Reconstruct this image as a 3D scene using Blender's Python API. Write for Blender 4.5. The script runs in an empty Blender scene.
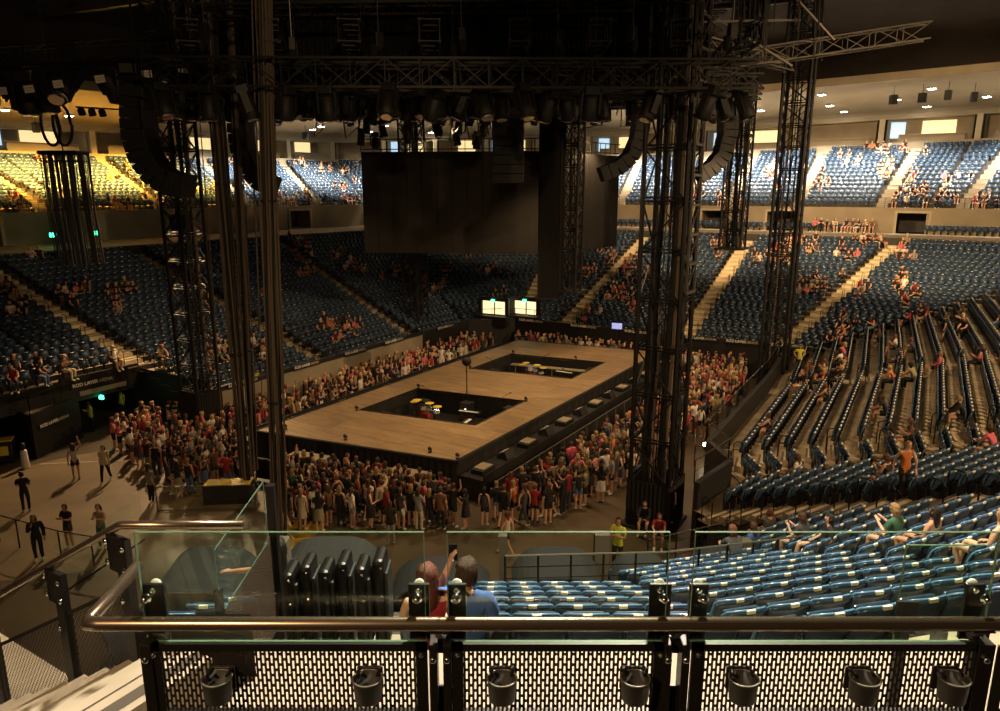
import bpy, bmesh, math, random
import numpy as np
from mathutils import Vector, Matrix, Euler
random.seed(7)
RND = random.Random(11)
S = bpy.context.scene
COL = S.collection
R = math.radians

# ------------------------------------------------------------------ camera
FPX = 710.0
PITCH = R(13.1)
HC = 12.5
cam_d = bpy.data.cameras.new('camera'); cam = bpy.data.objects.new('camera', cam_d); COL.objects.link(cam)
cam.location = (0, 0, HC); cam.rotation_euler = (R(90) - PITCH, 0, 0)
cam_d.sensor_width = 36; cam_d.lens = FPX / 1000 * 36; cam_d.clip_start = .05; cam_d.clip_end = 400
S.camera = cam

def ray(px, py):
    x = (px - 500) / FPX; y = (355.5 - py) / FPX
    return (x, math.cos(PITCH) + y * math.sin(PITCH), -math.sin(PITCH) + y * math.cos(PITCH))
def atz(px, py, z=0.0):
    r = ray(px, py); t = (z - HC) / r[2]
    return Vector((r[0] * t, r[1] * t, z))
def atY(px, py, Y):
    r = ray(px, py); t = Y / r[1]
    return Vector((r[0] * t, Y, HC + r[2] * t))
def proj(X, Y, Z):
    z = Z - HC
    yc = Y * math.sin(PITCH) + z * math.cos(PITCH); zc = Y * math.cos(PITCH) - z * math.sin(PITCH)
    return (500 + FPX * X / zc, 355.5 - FPX * yc / zc) if zc > .1 else (-9999, -9999)
AX = (math.sin(R(31)), math.cos(R(31))); BX = (AX[1], -AX[0])
def ab(a, b, z=0.0):
    return Vector((a * AX[0] + b * BX[0], a * AX[1] + b * BX[1], z))
AV = Vector((AX[0], AX[1], 0)); BV = Vector((BX[0], BX[1], 0)); ZV = Vector((0, 0, 1))
ANG = R(-31)     # rotation that turns local +Y into the hall's long axis

# ------------------------------------------------------------------ materials
def mat(name, col, rough=.6, metal=0., noise=0., scale=4., bump=0., emit=None, estr=0., coat=0.):
    m = bpy.data.materials.new(name); m.use_nodes = True
    nt = m.node_tree; b = nt.nodes['Principled BSDF']
    b.inputs['Base Color'].default_value = (*col, 1); b.inputs['Roughness'].default_value = rough
    b.inputs['Metallic'].default_value = metal
    if coat: b.inputs['Coat Weight'].default_value = coat
    if noise or bump:
        tc = nt.nodes.new('ShaderNodeTexCoord'); n = nt.nodes.new('ShaderNodeTexNoise')
        n.inputs['Scale'].default_value = scale; n.inputs['Detail'].default_value = 6
        nt.links.new(tc.outputs['Object'], n.inputs['Vector'])
        if noise:
            r = nt.nodes.new('ShaderNodeValToRGB')
            lo = tuple(c * (1 - noise) for c in col); hi = tuple(min(1, c * (1 + noise)) for c in col)
            r.color_ramp.elements[0].color = (*lo, 1); r.color_ramp.elements[1].color = (*hi, 1)
            r.color_ramp.elements[0].position = .3; r.color_ramp.elements[1].position = .7
            nt.links.new(n.outputs['Fac'], r.inputs['Fac']); nt.links.new(r.outputs['Color'], b.inputs['Base Color'])
        if bump:
            bp = nt.nodes.new('ShaderNodeBump'); bp.inputs['Strength'].default_value = bump
            nt.links.new(n.outputs['Fac'], bp.inputs['Height']); nt.links.new(bp.outputs['Normal'], b.inputs['Normal'])
    if emit:
        b.inputs['Emission Color'].default_value = (*emit, 1); b.inputs['Emission Strength'].default_value = estr
    return m
def objcol(name, rough=.85, strands=False):
    m = bpy.data.materials.new(name); m.use_nodes = True; nt = m.node_tree; b = nt.nodes['Principled BSDF']
    oi = nt.nodes.new('ShaderNodeObjectInfo'); tc = nt.nodes.new('ShaderNodeTexCoord'); n = nt.nodes.new('ShaderNodeTexNoise')
    n.inputs['Scale'].default_value = 25
    mx = nt.nodes.new('ShaderNodeMix'); mx.data_type = 'RGBA'; mx.blend_type = 'MULTIPLY'; mx.inputs[0].default_value = .3
    nt.links.new(tc.outputs['Object'], n.inputs['Vector'])
    nt.links.new(oi.outputs['Color'], mx.inputs[6]); nt.links.new(n.outputs['Color'], mx.inputs[7])
    nt.links.new(mx.outputs[2], b.inputs['Base Color']); b.inputs['Roughness'].default_value = rough
    if strands:
        mp = nt.nodes.new('ShaderNodeMapping'); mp.inputs['Scale'].default_value = (9, 9, 1.2); nt.links.new(tc.outputs['Object'], mp.inputs[0]); nt.links.new(mp.outputs[0], n.inputs['Vector'])
        n.inputs['Scale'].default_value = 14; mx.inputs[0].default_value = .85
        bp = nt.nodes.new('ShaderNodeBump'); bp.inputs['Strength'].default_value = .9; bp.inputs['Distance'].default_value = .02
        nt.links.new(n.outputs['Fac'], bp.inputs['Height']); nt.links.new(bp.outputs['Normal'], b.inputs['Normal'])
    return m
def perf_mat(name, col, pu, pv, wu, wv, axes=('X', 'Z'), rough=.45, slot=True):
    """sheet metal with staggered slots cut through it"""
    m = bpy.data.materials.new(name); m.use_nodes = True; nt = m.node_tree; b = nt.nodes['Principled BSDF']
    b.inputs['Base Color'].default_value = (*col, 1); b.inputs['Roughness'].default_value = rough; b.inputs['Metallic'].default_value = .3
    tc = nt.nodes.new('ShaderNodeTexCoord'); sp = nt.nodes.new('ShaderNodeSeparateXYZ')
    nt.links.new(tc.outputs['Object'], sp.inputs[0])
    def M(op, a, bb=None):
        n = nt.nodes.new('ShaderNodeMath'); n.operation = op
        for i, v in enumerate((a, bb)):
            if v is None: continue
            if isinstance(v, (int, float)): n.inputs[i].default_value = v
            else: nt.links.new(v, n.inputs[i])
        return n.outputs[0]
    u = M('DIVIDE', sp.outputs[axes[0]], pu); v = M('DIVIDE', sp.outputs[axes[1]], pv)
    colm = M('FLOORED_MODULO', M('FLOOR', u), 2.0)
    v2 = M('ADD', v, M('MULTIPLY', colm, .5))
    fu = M('ABSOLUTE', M('SUBTRACT', M('FRACT', u), .5)); fv = M('ABSOLUTE', M('SUBTRACT', M('FRACT', v2), .5))
    # rounded slot: distance to the slot's centre segment
    du = M('MULTIPLY', fu, pu); dv = M('MAXIMUM', M('SUBTRACT', M('MULTIPLY', fv, pv), wv / 2 - wu / 2), 0.0)
    d = M('SQRT', M('ADD', M('MULTIPLY', du, du), M('MULTIPLY', dv, dv)))
    hole = M('LESS_THAN', d, wu / 2)
    tr = nt.nodes.new('ShaderNodeBsdfTransparent'); mx = nt.nodes.new('ShaderNodeMixShader')
    nt.links.new(hole, mx.inputs[0]); nt.links.new(b.outputs[0], mx.inputs[1]); nt.links.new(tr.outputs[0], mx.inputs[2])
    nt.links.new(mx.outputs[0], nt.nodes['Material Output'].inputs[0])
    return m
def glass_mat(name, tint=(.91, .965, .93), refl=.10):
    m = bpy.data.materials.new(name); m.use_nodes = True; nt = m.node_tree
    for n in list(nt.nodes):
        if n.type != 'OUTPUT_MATERIAL': nt.nodes.remove(n)
    out = [n for n in nt.nodes if n.type == 'OUTPUT_MATERIAL'][0]
    tr = nt.nodes.new('ShaderNodeBsdfTransparent'); tr.inputs[0].default_value = (*tint, 1)
    gl = nt.nodes.new('ShaderNodeBsdfGlossy'); gl.inputs['Roughness'].default_value = .02; gl.inputs[0].default_value = (.95, 1, .97, 1)
    fr = nt.nodes.new('ShaderNodeFresnel'); ge = nt.nodes.new('ShaderNodeNewGeometry'); io = nt.nodes.new('ShaderNodeMath'); io.operation = 'MULTIPLY_ADD'
    io.inputs[1].default_value = 1/1.5-1.5; io.inputs[2].default_value = 1.5       # same reflectance from either side of the sheet
    nt.links.new(ge.outputs['Backfacing'], io.inputs[0]); nt.links.new(io.outputs[0], fr.inputs[0])
    mx = nt.nodes.new('ShaderNodeMixShader')
    nt.links.new(fr.outputs[0], mx.inputs[0]); nt.links.new(tr.outputs[0], mx.inputs[1]); nt.links.new(gl.outputs[0], mx.inputs[2])
    nt.links.new(mx.outputs[0], out.inputs[0])
    return m
def emis(name, col, s):
    return mat(name, (.8, .8, .8), emit=col, estr=s)

def wood_deck(name):
    m = bpy.data.materials.new(name); m.use_nodes = True; nt = m.node_tree; b = nt.nodes['Principled BSDF']
    tc = nt.nodes.new('ShaderNodeTexCoord'); mp = nt.nodes.new('ShaderNodeMapping')
    mp.inputs['Rotation'].default_value = (0, 0, R(31))
    br = nt.nodes.new('ShaderNodeTexBrick'); br.inputs['Scale'].default_value = 1
    br.inputs['Brick Width'].default_value = 2.4; br.inputs['Row Height'].default_value = 1.2
    br.inputs['Mortar Size'].default_value = .012
    br.inputs['Color1'].default_value = (.33, .225, .115, 1); br.inputs['Color2'].default_value = (.26, .175, .09, 1)
    br.inputs['Mortar'].default_value = (.10, .07, .045, 1)
    n = nt.nodes.new('ShaderNodeTexNoise'); n.inputs['Scale'].default_value = .9; n.inputs['Detail'].default_value = 6
    n2 = nt.nodes.new('ShaderNodeMapping'); n2.inputs['Scale'].default_value = (1, 5, 1)
    nt.links.new(tc.outputs['Object'], mp.inputs[0]); nt.links.new(mp.outputs[0], br.inputs['Vector'])
    nt.links.new(mp.outputs[0], n2.inputs[0]); nt.links.new(n2.outputs[0], n.inputs['Vector'])
    mx = nt.nodes.new('ShaderNodeMix'); mx.data_type = 'RGBA'; mx.blend_type = 'OVERLAY'; mx.inputs[0].default_value = .55; mx.blend_type = 'MULTIPLY'
    rp = nt.nodes.new('ShaderNodeValToRGB'); rp.color_ramp.elements[0].position = .35; rp.color_ramp.elements[1].position = .65; rp.color_ramp.elements[0].color = (.62,.58,.52,1); rp.color_ramp.elements[1].color = (1.35,1.3,1.2,1)
    nt.links.new(br.outputs['Color'], mx.inputs[6]); nt.links.new(n.outputs['Fac'], rp.inputs[0]); nt.links.new(rp.outputs[0], mx.inputs[7])
    nt.links.new(mx.outputs[2], b.inputs['Base Color'])
    b.inputs['Roughness'].default_value = .5
    return m

M = dict(
    floor=mat('floor_paint', (.105, .078, .05), .42, noise=.35, scale=.35, bump=.03),
    floor_light=mat('floor_mat_light', (.21, .148, .085), .5, noise=.2, scale=.6),
    floor_line=mat('floor_line', (.5, .48, .42), .6),
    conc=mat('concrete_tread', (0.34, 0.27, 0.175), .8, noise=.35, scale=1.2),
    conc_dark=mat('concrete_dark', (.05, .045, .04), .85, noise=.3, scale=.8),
    step=mat('cream_step', (0.72, 0.6, 0.38), .7, noise=.12, scale=3),
    step_nose=mat('step_nosing', (.055, .045, .034), .8),
    cream=mat('cream_concrete', (0.33, 0.285, 0.215), .7, noise=.1, scale=2),
    wall=mat('wall_beige', (0.29, 0.24, 0.165), .8, noise=.15, scale=.5),
    wall_l=mat('wall_light', (.42, .36, .25), .8, noise=.1, scale=.6),
    black=mat('black_paint', (.012, .011, .010), .55, noise=.2, scale=3),
    drape=mat('black_drape', (.008, .007, .006), .95, noise=.3, scale=6),
    truss=mat('truss_black', (0.01, 0.009, 0.008), .5, metal=.3),
    truss_hi=mat('truss_grey', (.16, .145, .12), .45, metal=.6),
    steel=mat('bright_steel', (.62, .56, .46), .25, metal=1),
    rail=mat('rail_bronze', (.26, .2, .145), .27, metal=.9),
    post=mat('post_black', (0.012, 0.01, 0.009), .4, metal=.4),
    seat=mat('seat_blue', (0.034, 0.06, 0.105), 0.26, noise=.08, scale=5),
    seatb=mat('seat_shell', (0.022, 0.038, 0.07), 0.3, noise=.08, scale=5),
    rim_sheen=mat('seat_rim_sheen', (.10,.21,.36), .22),  # gloss highlight of the seat lip put into a lighter blue
    seatdk=mat('seat_frame_dark', (.02, .022, .03), .5, metal=.3),
    plate=mat('number_plate', (.82, .78, .6), .5),
    roof=mat('roof_dark', (.035, .027, .019), .85, noise=.3, scale=.3),
    roofp=mat('roof_panel', (.10, .075, .05), .8, noise=.2, scale=.5),
    soffit=mat('soffit_cream', (.25, .215, .155), .7, noise=.08, scale=.5),
    beam=mat('roof_beam', (.04, .032, .024), .6),
    speaker=mat('speaker_black', (0.012, 0.0105, 0.009), .6, noise=.2, scale=8),
    cable=mat('cable_brown', (0.13, 0.098, 0.065), .6),
    screen=mat('led_back', (0.016, 0.013, 0.01), .85, noise=.15, scale=3),
    white=mat('white_plastic', (.75, .72, .66), .5),
    card=mat('label_card', (0.85, 0.8, 0.66), .6, emit=(.9, .8, .55), estr=.0),
    signtxt=mat('sign_lettering', (.85, .8, .68), .5),
    green=emis('exit_green', (.05, 1, .45), 6),
    blue_led=emis('screen_blue', (.06, .16, .55), 1.3),
    lamp=emis('lamp_warm', (1, .90, .72), 60),
    doorlit=emis('lit_room', (1, .78, .42), 1.3),
    boxlit=emis('box_room_light', (1,.76,.34), 1.0),
    boxcool=emis('box_screen_cool', (.45,.75,1), .9),
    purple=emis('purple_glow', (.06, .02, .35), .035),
    redcase=mat('case_red', (.25, .03, .02), .5),
    bin=mat('bin_black', (.015, .015, .015), .4),
    yellow=mat('yellow_lid', (.75, .55, .06), .5),
    chrome=mat('chrome', (.8, .8, .8), .12, metal=1),
    perf=perf_mat('perforated_sheet', (.018,.014,.011), .0185, .052, .0090, .039),
    perf_s=perf_mat('perforated_sheet_small', (.09, .055, .04), .022, .022, .009, .009, axes=('Y', 'Z')),
    perf_y=perf_mat('perforated_sheet_side', (.035, .028, .022), .0185, .052, .0105, .040, axes=('Y', 'Z')),
    glass=glass_mat('clear_glass'),
    glass_edge=mat('glass_edge_green', (.10, .17, .11), .2),
    deck=wood_deck('stage_deck'),
    cloth=objcol('clothing'), hairm=objcol('hair', .5, True), skin=objcol('skin', .55),
    eye=mat('eye_dark', (.02, .015, .01), .3),
    phone=mat('phone_black', (.01, .01, .012), .2),
    phonelit=emis('phone_screen', (.75, .85, 1), 3),
    lampface=emis('work_lamp', (1,.88,.6), 25), matyellow=mat('mat_yellow', (0.5, 0.3, 0.04), .6, noise=.3, scale=1.5),
    gold=mat('snack_bag', (.8, .5, .05), .35, metal=.3, noise=.3, scale=30),
)

# ------------------------------------------------------------------ mesh builder
class MB:
    def __init__(s): s.v = []; s.f = []; s.mi = []
    def quad(s, a, b, c, d, m=0):
        i = len(s.v); s.v += [tuple(a), tuple(b), tuple(c), tuple(d)]; s.f.append((i, i+1, i+2, i+3)); s.mi.append(m)
    def poly(s, pts, m=0):
        i = len(s.v); s.v += [tuple(p) for p in pts]; s.f.append(tuple(range(i, i+len(pts)))); s.mi.append(m)
    def hexa(s, p, m=0):   # p: 8 points bottom 4 + top 4
        i = len(s.v); s.v += [tuple(q) for q in p]
        for f in ((3,2,1,0),(4,5,6,7),(0,1,5,4),(1,2,6,5),(2,3,7,6),(3,0,4,7)):
            s.f.append(tuple(i+k for k in f)); s.mi.append(m)
    def box(s, c, size, rz=0, m=0, mt=None):
        c = Vector(c); hx, hy, hz = size[0]/2, size[1]/2, size[2]/2
        P = [Vector((x*hx, y*hy, z*hz)) for z in (-1, 1) for x, y in ((-1,-1),(1,-1),(1,1),(-1,1))]
        rot = mt if mt else Matrix.Rotation(rz, 3, 'Z')
        s.hexa([c + rot @ q for q in P], m)
    def bar(s, p0, p1, w, h=None, m=0, up=(0, 0, 1)):   # box bar between points
        p0 = Vector(p0); p1 = Vector(p1); h = h or w; d = (p1-p0)
        if d.length < 1e-6: return
        d.normalize(); u = Vector(up)
        if abs(d.dot(u)) > .98: u = Vector((1, 0, 0))
        x = d.cross(u).normalized(); y = x.cross(d).normalized()
        s.hexa([p + x*sx*w/2 + y*sy*h/2 for p in (p0, p1) for sx, sy in ((-1,-1),(1,-1),(1,1),(-1,1))], m)
    def tube(s, pts, r, n=8, m=0, cap=True, rs=None):
        pts = [Vector(p) for p in pts]; rings = []
        px = None
        for i, p in enumerate(pts):
            d = (pts[min(i+1, len(pts)-1)] - pts[max(i-1, 0)])
            if d.length < 1e-7: d = Vector((0, 0, 1))
            d.normalize()
            if px is None:
                u = Vector((0, 0, 1)) if abs(d.z) < .95 else Vector((1, 0, 0)); px = d.cross(u).normalized()
            x = (px - d * px.dot(d)).normalized(); px = x; y = d.cross(x)
            rr = rs[i] if rs else r; i0 = len(s.v)
            for k in range(n):
                a = 2*math.pi*k/n; s.v.append(tuple(p + x*math.cos(a)*rr + y*math.sin(a)*rr))
            rings.append(i0)
        for a, b in zip(rings, rings[1:]):
            for k in range(n):
                s.f.append((a+k, a+(k+1) % n, b+(k+1) % n, b+k)); s.mi.append(m)
        if cap:
            s.f.append(tuple(rings[0]+k for k in reversed(range(n)))); s.mi.append(m)
            s.f.append(tuple(rings[-1]+k for k in range(n))); s.mi.append(m)
    def lathe(s, c, prof, n=16, m=0, axis=None):  # prof [(r,z)]
        c = Vector(c); i0 = len(s.v)
        for r_, z in prof:
            for k in range(n):
                a = 2*math.pi*k/n; q = Vector((r_*math.cos(a), r_*math.sin(a), z))
                if axis: q = axis @ q
                s.v.append(tuple(c+q))
        for j in range(len(prof)-1):
            for k in range(n):
                a = i0+j*n; b = a+n
                s.f.append((a+k, a+(k+1) % n, b+(k+1) % n, b+k)); s.mi.append(m)
        s.f.append(tuple(i0+k for k in reversed(range(n)))); s.mi.append(m)
        e = i0+(len(prof)-1)*n
        s.f.append(tuple(e+k for k in range(n))); s.mi.append(m)
    def sphere(s, c, r, n=10, m=0, sc=(1, 1, 1)):
        prof = [(max(.001, math.sin(math.pi*j/8)), -math.cos(math.pi*j/8)) for j in range(9)]
        c = Vector(c); i0 = len(s.v)
        for a_, z in prof:
            for k in range(n):
                t = 2*math.pi*k/n; s.v.append((c.x+a_*math.cos(t)*r*sc[0], c.y+a_*math.sin(t)*r*sc[1], c.z+z*r*sc[2]))
        for j in range(8):
            for k in range(n):
                a = i0+j*n; b = a+n
                s.f.append((a+k, a+(k+1) % n, b+(k+1) % n, b+k)); s.mi.append(m)
    def build(s, name, mats, parent=None, smooth=False, bevel=0):
        me = bpy.data.meshes.new(name); me.from_pydata(s.v, [], s.f)
        if not isinstance(mats, (list, tuple)): mats = [mats]
        for m_ in mats: me.materials.append(m_)
        if any(s.mi): me.polygons.foreach_set('material_index', s.mi)
        if smooth: me.polygons.foreach_set('use_smooth', [True]*len(s.f))
        me.update()
        o = bpy.data.objects.new(name, me); COL.objects.link(o)
        if parent: o.parent = parent
        if bevel:
            bv = o.modifiers.new('bevel', 'BEVEL'); bv.width = bevel; bv.segments = 2; bv.limit_method = 'ANGLE'
        return o

def tag(o, label=None, cat=None, group=None, kind=None):
    if label: o['label'] = label
    if cat: o['category'] = cat
    if group: o['group'] = group
    if kind: o['kind'] = kind
    return o
def struct(o): o['kind'] = 'structure'; return o
def empty(name, loc=(0, 0, 0), rz=0, label=None, cat=None, group=None):
    o = bpy.data.objects.new(name, None); COL.objects.link(o); o.location = loc; o.rotation_euler = (0, 0, rz)
    o.empty_display_size = .1
    return tag(o, label, cat, group)
CH = {}
def kids(o):
    return [c for c in bpy.data.objects if c.parent == o]
def copy_tree(o, parent=None, cache=CH):
    c = o.copy(); COL.objects.link(c)
    if parent: c.parent = parent
    if o.name not in cache: cache[o.name] = [k.name for k in kids(o)]
    for k in cache[o.name]: copy_tree(bpy.data.objects[k], c)
    return c
def text_mesh(s, size, m, name='lettering', parent=None, loc=(0,0,0), mt=None, depth=.01, align='LEFT'):
    cu = bpy.data.curves.new('t', 'FONT'); cu.body = s; cu.size = size; cu.extrude = depth; cu.align_x = align
    cu.offset = size*.02
    to = bpy.data.objects.new('t', cu); COL.objects.link(to)
    dg = bpy.context.evaluated_depsgraph_get(); me = bpy.data.meshes.new_from_object(to.evaluated_get(dg))
    bpy.data.objects.remove(to); bpy.data.curves.remove(cu)
    me.materials.clear(); me.materials.append(m)
    if mt: me.transform(mt)
    o = bpy.data.objects.new(name, me); COL.objects.link(o); o.location = loc
    if parent: o.parent = parent
    return o
def lerp(a, b, t): return a + (b-a)*t
# ================================================================== THE BOWL
NR = 24
def lowz(k): return 1.55 + .262*k
# lower tier stations: inner point, outer point, aisle half width
LOW = [
 (ab(2,-31.5), ab(2,-51), 0),
 (ab(18.0,-31.5), ab(18.0,-51), 0),
 (ab(22.3,-31.5), ab(21.6,-51), .6),
 (ab(31.5,-31.5), ab(31.8,-51), .55),
 (ab(40.5,-31.5), ab(45.5,-51), .55),
 (ab(46.5,-31.2), ab(59,-49.5), 0),
 (ab(49.3,-28), ab(70.5,-34.5), .6),
 (ab(49.3,-24.3), ab(70.5,-24.9), .65),
 (ab(49.3,-14.6), ab(70.5,-14.8), .65),
 (ab(49.8,-8.3), ab(71,-2.6), .6),
 (ab(49.8,-6.9), ab(68.5,13.0), 0),
 (ab(40.5,-6.2), ab(41.5,14), .5),
 (ab(28,-6.2), ab(30.5,14), .5),
 (Vector((9.3,25.0,0)), Vector((23.6,15.4,0)), 0),
 (Vector((7.2,22.6,0)), Vector((14.6,10.9,0)), .55),
]
seats = []        # (pos, heading vector towards the floor, tier)
TUN = 1           # section 1 (a 15..22) has the tunnel through its first rows

def mk_section(mb, P0, P1, Q0, Q1, n, zf, a0, a1, rows, pitch=.53, tier=0, k0=0, curve=0):
    """P inner, Q outer at both ends; rows n; writes treads/risers to mb; seats into list"""
    mid_in = (P0+P1)/2; mid_out = (Q0+Q1)/2
    for k in range(k0, n):
        t0, t1 = k/n, (k+1)/n
        A0 = lerp(P0, Q0, t0); A1 = lerp(P1, Q1, t0); B0 = lerp(P0, Q0, t1); B1 = lerp(P1, Q1, t1)
        z = zf(k); zp = zf(k-1) if k > k0 else z-.4
        q = lambda p, zz: (p.x, p.y, zz)
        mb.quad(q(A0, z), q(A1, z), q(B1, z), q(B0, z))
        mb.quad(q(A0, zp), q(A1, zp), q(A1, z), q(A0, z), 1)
        if rows and k in rows:
            ts = t0 + .62/n
            S0 = lerp(P0, Q0, ts); S1 = lerp(P1, Q1, ts); d = S1-S0; L = d.length; d.normalize()
            nrm = Vector((-d.y, d.x, 0))
            if nrm.dot(mid_in - mid_out) < 0: nrm = -nrm
            us = a0+.28; ue = L-a1-.28
            cnt = int((ue-us)/pitch)+1
            if cnt < 1: continue
            off = (ue-us-(cnt-1)*pitch)/2
            for j in range(cnt):
                p = S0 + d*(us+off+j*pitch)
                seats.append((Vector((p.x, p.y, z)), nrm, tier))

bm_ = MB()
for i in range(len(LOW)-1):
    P0, Q0, a0 = LOW[i]; P1, Q1, a1 = LOW[i+1]
    k0 = 6 if i <= TUN else 0
    mk_section(bm_, P0, P1, Q0, Q1, NR, lowz, a0, a1, range(k0, NR), k0=k0)
P, Q = LOW[14][0], LOW[14][1]
for k in range(NR):
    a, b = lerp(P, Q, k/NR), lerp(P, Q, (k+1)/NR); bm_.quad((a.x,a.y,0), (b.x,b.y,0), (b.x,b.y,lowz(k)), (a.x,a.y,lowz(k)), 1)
struct(bm_.build('floor_lower_terraces', [M['conc'], M['conc_dark']]))

# ---- aisle steps of the lower tier (one flight per aisle)
def flight(P, Q, n, zf, hw, name='aisle_steps', k0=0, mt='step'):
    mb = MB(); d = (Q-P); L = d.length/n; d.normalize(); s = Vector((-d.y, d.x, 0)); rz = math.atan2(d.y, d.x)
    for k in range(k0, n):
        c = P + d*(L*(k+.5)); z = zf(k)
        dz = zf(k+1)-z
        c1 = P + d*(L*(k+.28)); c2 = P + d*(L*(k+.78))
        mb.box((c1.x, c1.y, z+.02), (L*.56, hw*2, .04), rz)
        mb.box((c2.x, c2.y, z+dz/2), (L*.44, hw*2, dz), rz)
        e = P + d*(L*(k+.06)); mb.box((e.x, e.y, z+.044), (.085, hw*2, .006), rz, m=1)
        e = P + d*(L*(k+.59)); mb.box((e.x, e.y, z+dz+.003), (.085, hw*2, .006), rz, m=1)
    return struct(mb.build(name, [M[mt], M['step_nose']]))
def hoops(P, Q, n, zf, hw, name='aisle_handrail', label=None, ks=None, w=.42, h=.95):
    d = (Q-P); L = d.length/n; d.normalize(); s = Vector((-d.y, d.x, 0))
    out = []
    for side in (-1, 1):
        root = empty(name, tuple(P + s*side*hw) [:2] + (zf(0),), 0, None, 'handrail', 'black hooped handrails along the lower aisles')
        out.append(root)
        o = root.location; hm = None
        for k in (ks or range(0, n, 2)):
            c = P + d*(L*(k+.62)) + s*side*hw - Vector((o.x, o.y, 0)); z = zf(k)-o.z
            if hm is None:
                mb = MB(); a = - d*w/2; b = d*w/2
                mb.tube([(a.x,a.y,0), (a.x,a.y,h-.1), tuple(a+d*.06)[:2]+(h-.02,), (0,0,h), tuple(b-d*.06)[:2]+(h-.02,), (b.x,b.y,h-.1), (b.x,b.y,0)], .021, 5)
                ho = mb.build('hoop', M['post'], root); hm = ho.data
            else:
                ho = bpy.data.objects.new('hoop', hm); COL.objects.link(ho); ho.parent = root
            ho.location = (c.x, c.y, z)
    return out
hl = ['beside the left aisle over the tunnel', 'beside the aisle behind the left truss tower', 'beside the left stand aisle nearest the screen', 'beside the far left corner aisle',
      'beside the far aisle left of the big tower', 'beside the far aisle right of the big tower', 'beside the long far right corner aisle', 'beside the right stand upper aisle', 'beside the right stand lower aisle', 'beside the right stand aisle nearest the rail']
ai = 0
for i, (P, Q, a) in enumerate(LOW):
    if not a: continue
    dark = i in (3, 4)
    flight(P, Q, NR, lowz, a, k0=6 if i == 2 else 0, mt='conc' if (dark or i >= 11) else 'step')
    for sd, h in zip(('far', 'near'), hoops(P, Q, NR, lowz, a-.02, ks=range(6 if i == 2 else 0, NR, 2))):
        tag(h, 'row of black hoop handrails %s, %s side' % (hl[ai], 'left' if sd == 'far' else 'right'))
    ai += 1

# ---- upper tier
NU = 14
UPZ = [16.0]*2
UP = []
CONC_Z = 8.5
def outw(P, Q):
    d = (Q-P); d.z = 0; return d.normalized()
upz_top = [14.6, 14.6, 14.7, 14.8, 15.0, 15.4, 15.9, 16.0, 16.2, 16.6, 16.7, 16.7, 16.7, 16.7]
low_for_up = [LOW[i] for i in range(13)]
wall_pts = []; upin = []; upout = []; box_pts = []; sof_in = []
for i, (P, Q, a) in enumerate(low_for_up):
    d = outw(P, Q)
    sc = 1.0/ max(.75, abs(max(abs(d.dot(AV)), abs(d.dot(BV)))))
    sc = min(sc, 1.3)
    wall_pts.append(Q + d*7.3*sc); upin.append(Q + d*7.5*sc); upout.append(Q + d*19.0*sc); box_pts.append(Q + d*20.4*sc); sof_in.append(Q + d*5.2*sc)
def upz(i, k): return lerp(10.85, upz_top[i], k/(NU-1))
bm_ = MB()
# upper aisles are not at the lower stations: use fraction list per section
UPA = {0: [.5], 1: [.3], 2: [.25, .8], 3: [.5], 4: [.1, .6], 5: [.5], 6: [.5], 7: [.12, .62], 8: [.2, .72], 9: [.12, .6], 10: [.2, .66], 11: [.3]}
up_aisles = []
for i in range(len(upin)-1):
    fr = [0.0] + UPA.get(i, []) + [1.0]
    for f0, f1 in zip(fr, fr[1:]):
        P0 = lerp(upin[i], upin[i+1], f0); P1 = lerp(upin[i], upin[i+1], f1)
        Q0 = lerp(upout[i], upout[i+1], f0); Q1 = lerp(upout[i], upout[i+1], f1)
        zt = lerp(upz_top[i], upz_top[i+1], (f0+f1)/2)
        zf = lambda k, zt=zt: lerp(10.85, zt, k/(NU-1))
        mk_section(bm_, P0, P1, Q0, Q1, NU, zf, .55 if f0 else 0, .55 if f1 < 1 else 0, range(NU), tier=1)
        if f1 < 1: up_aisles.append((P1, Q1, zt, i))
struct(bm_.build('floor_upper_terraces', [M['conc'], M['conc_dark']]))
for (P, Q, zt, i) in up_aisles:
    flight(P, Q, NU, lambda k, zt=zt: lerp(10.85, zt, k/(NU-1))+.012, .5, name='upper_aisle_steps', mt='cream')

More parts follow.
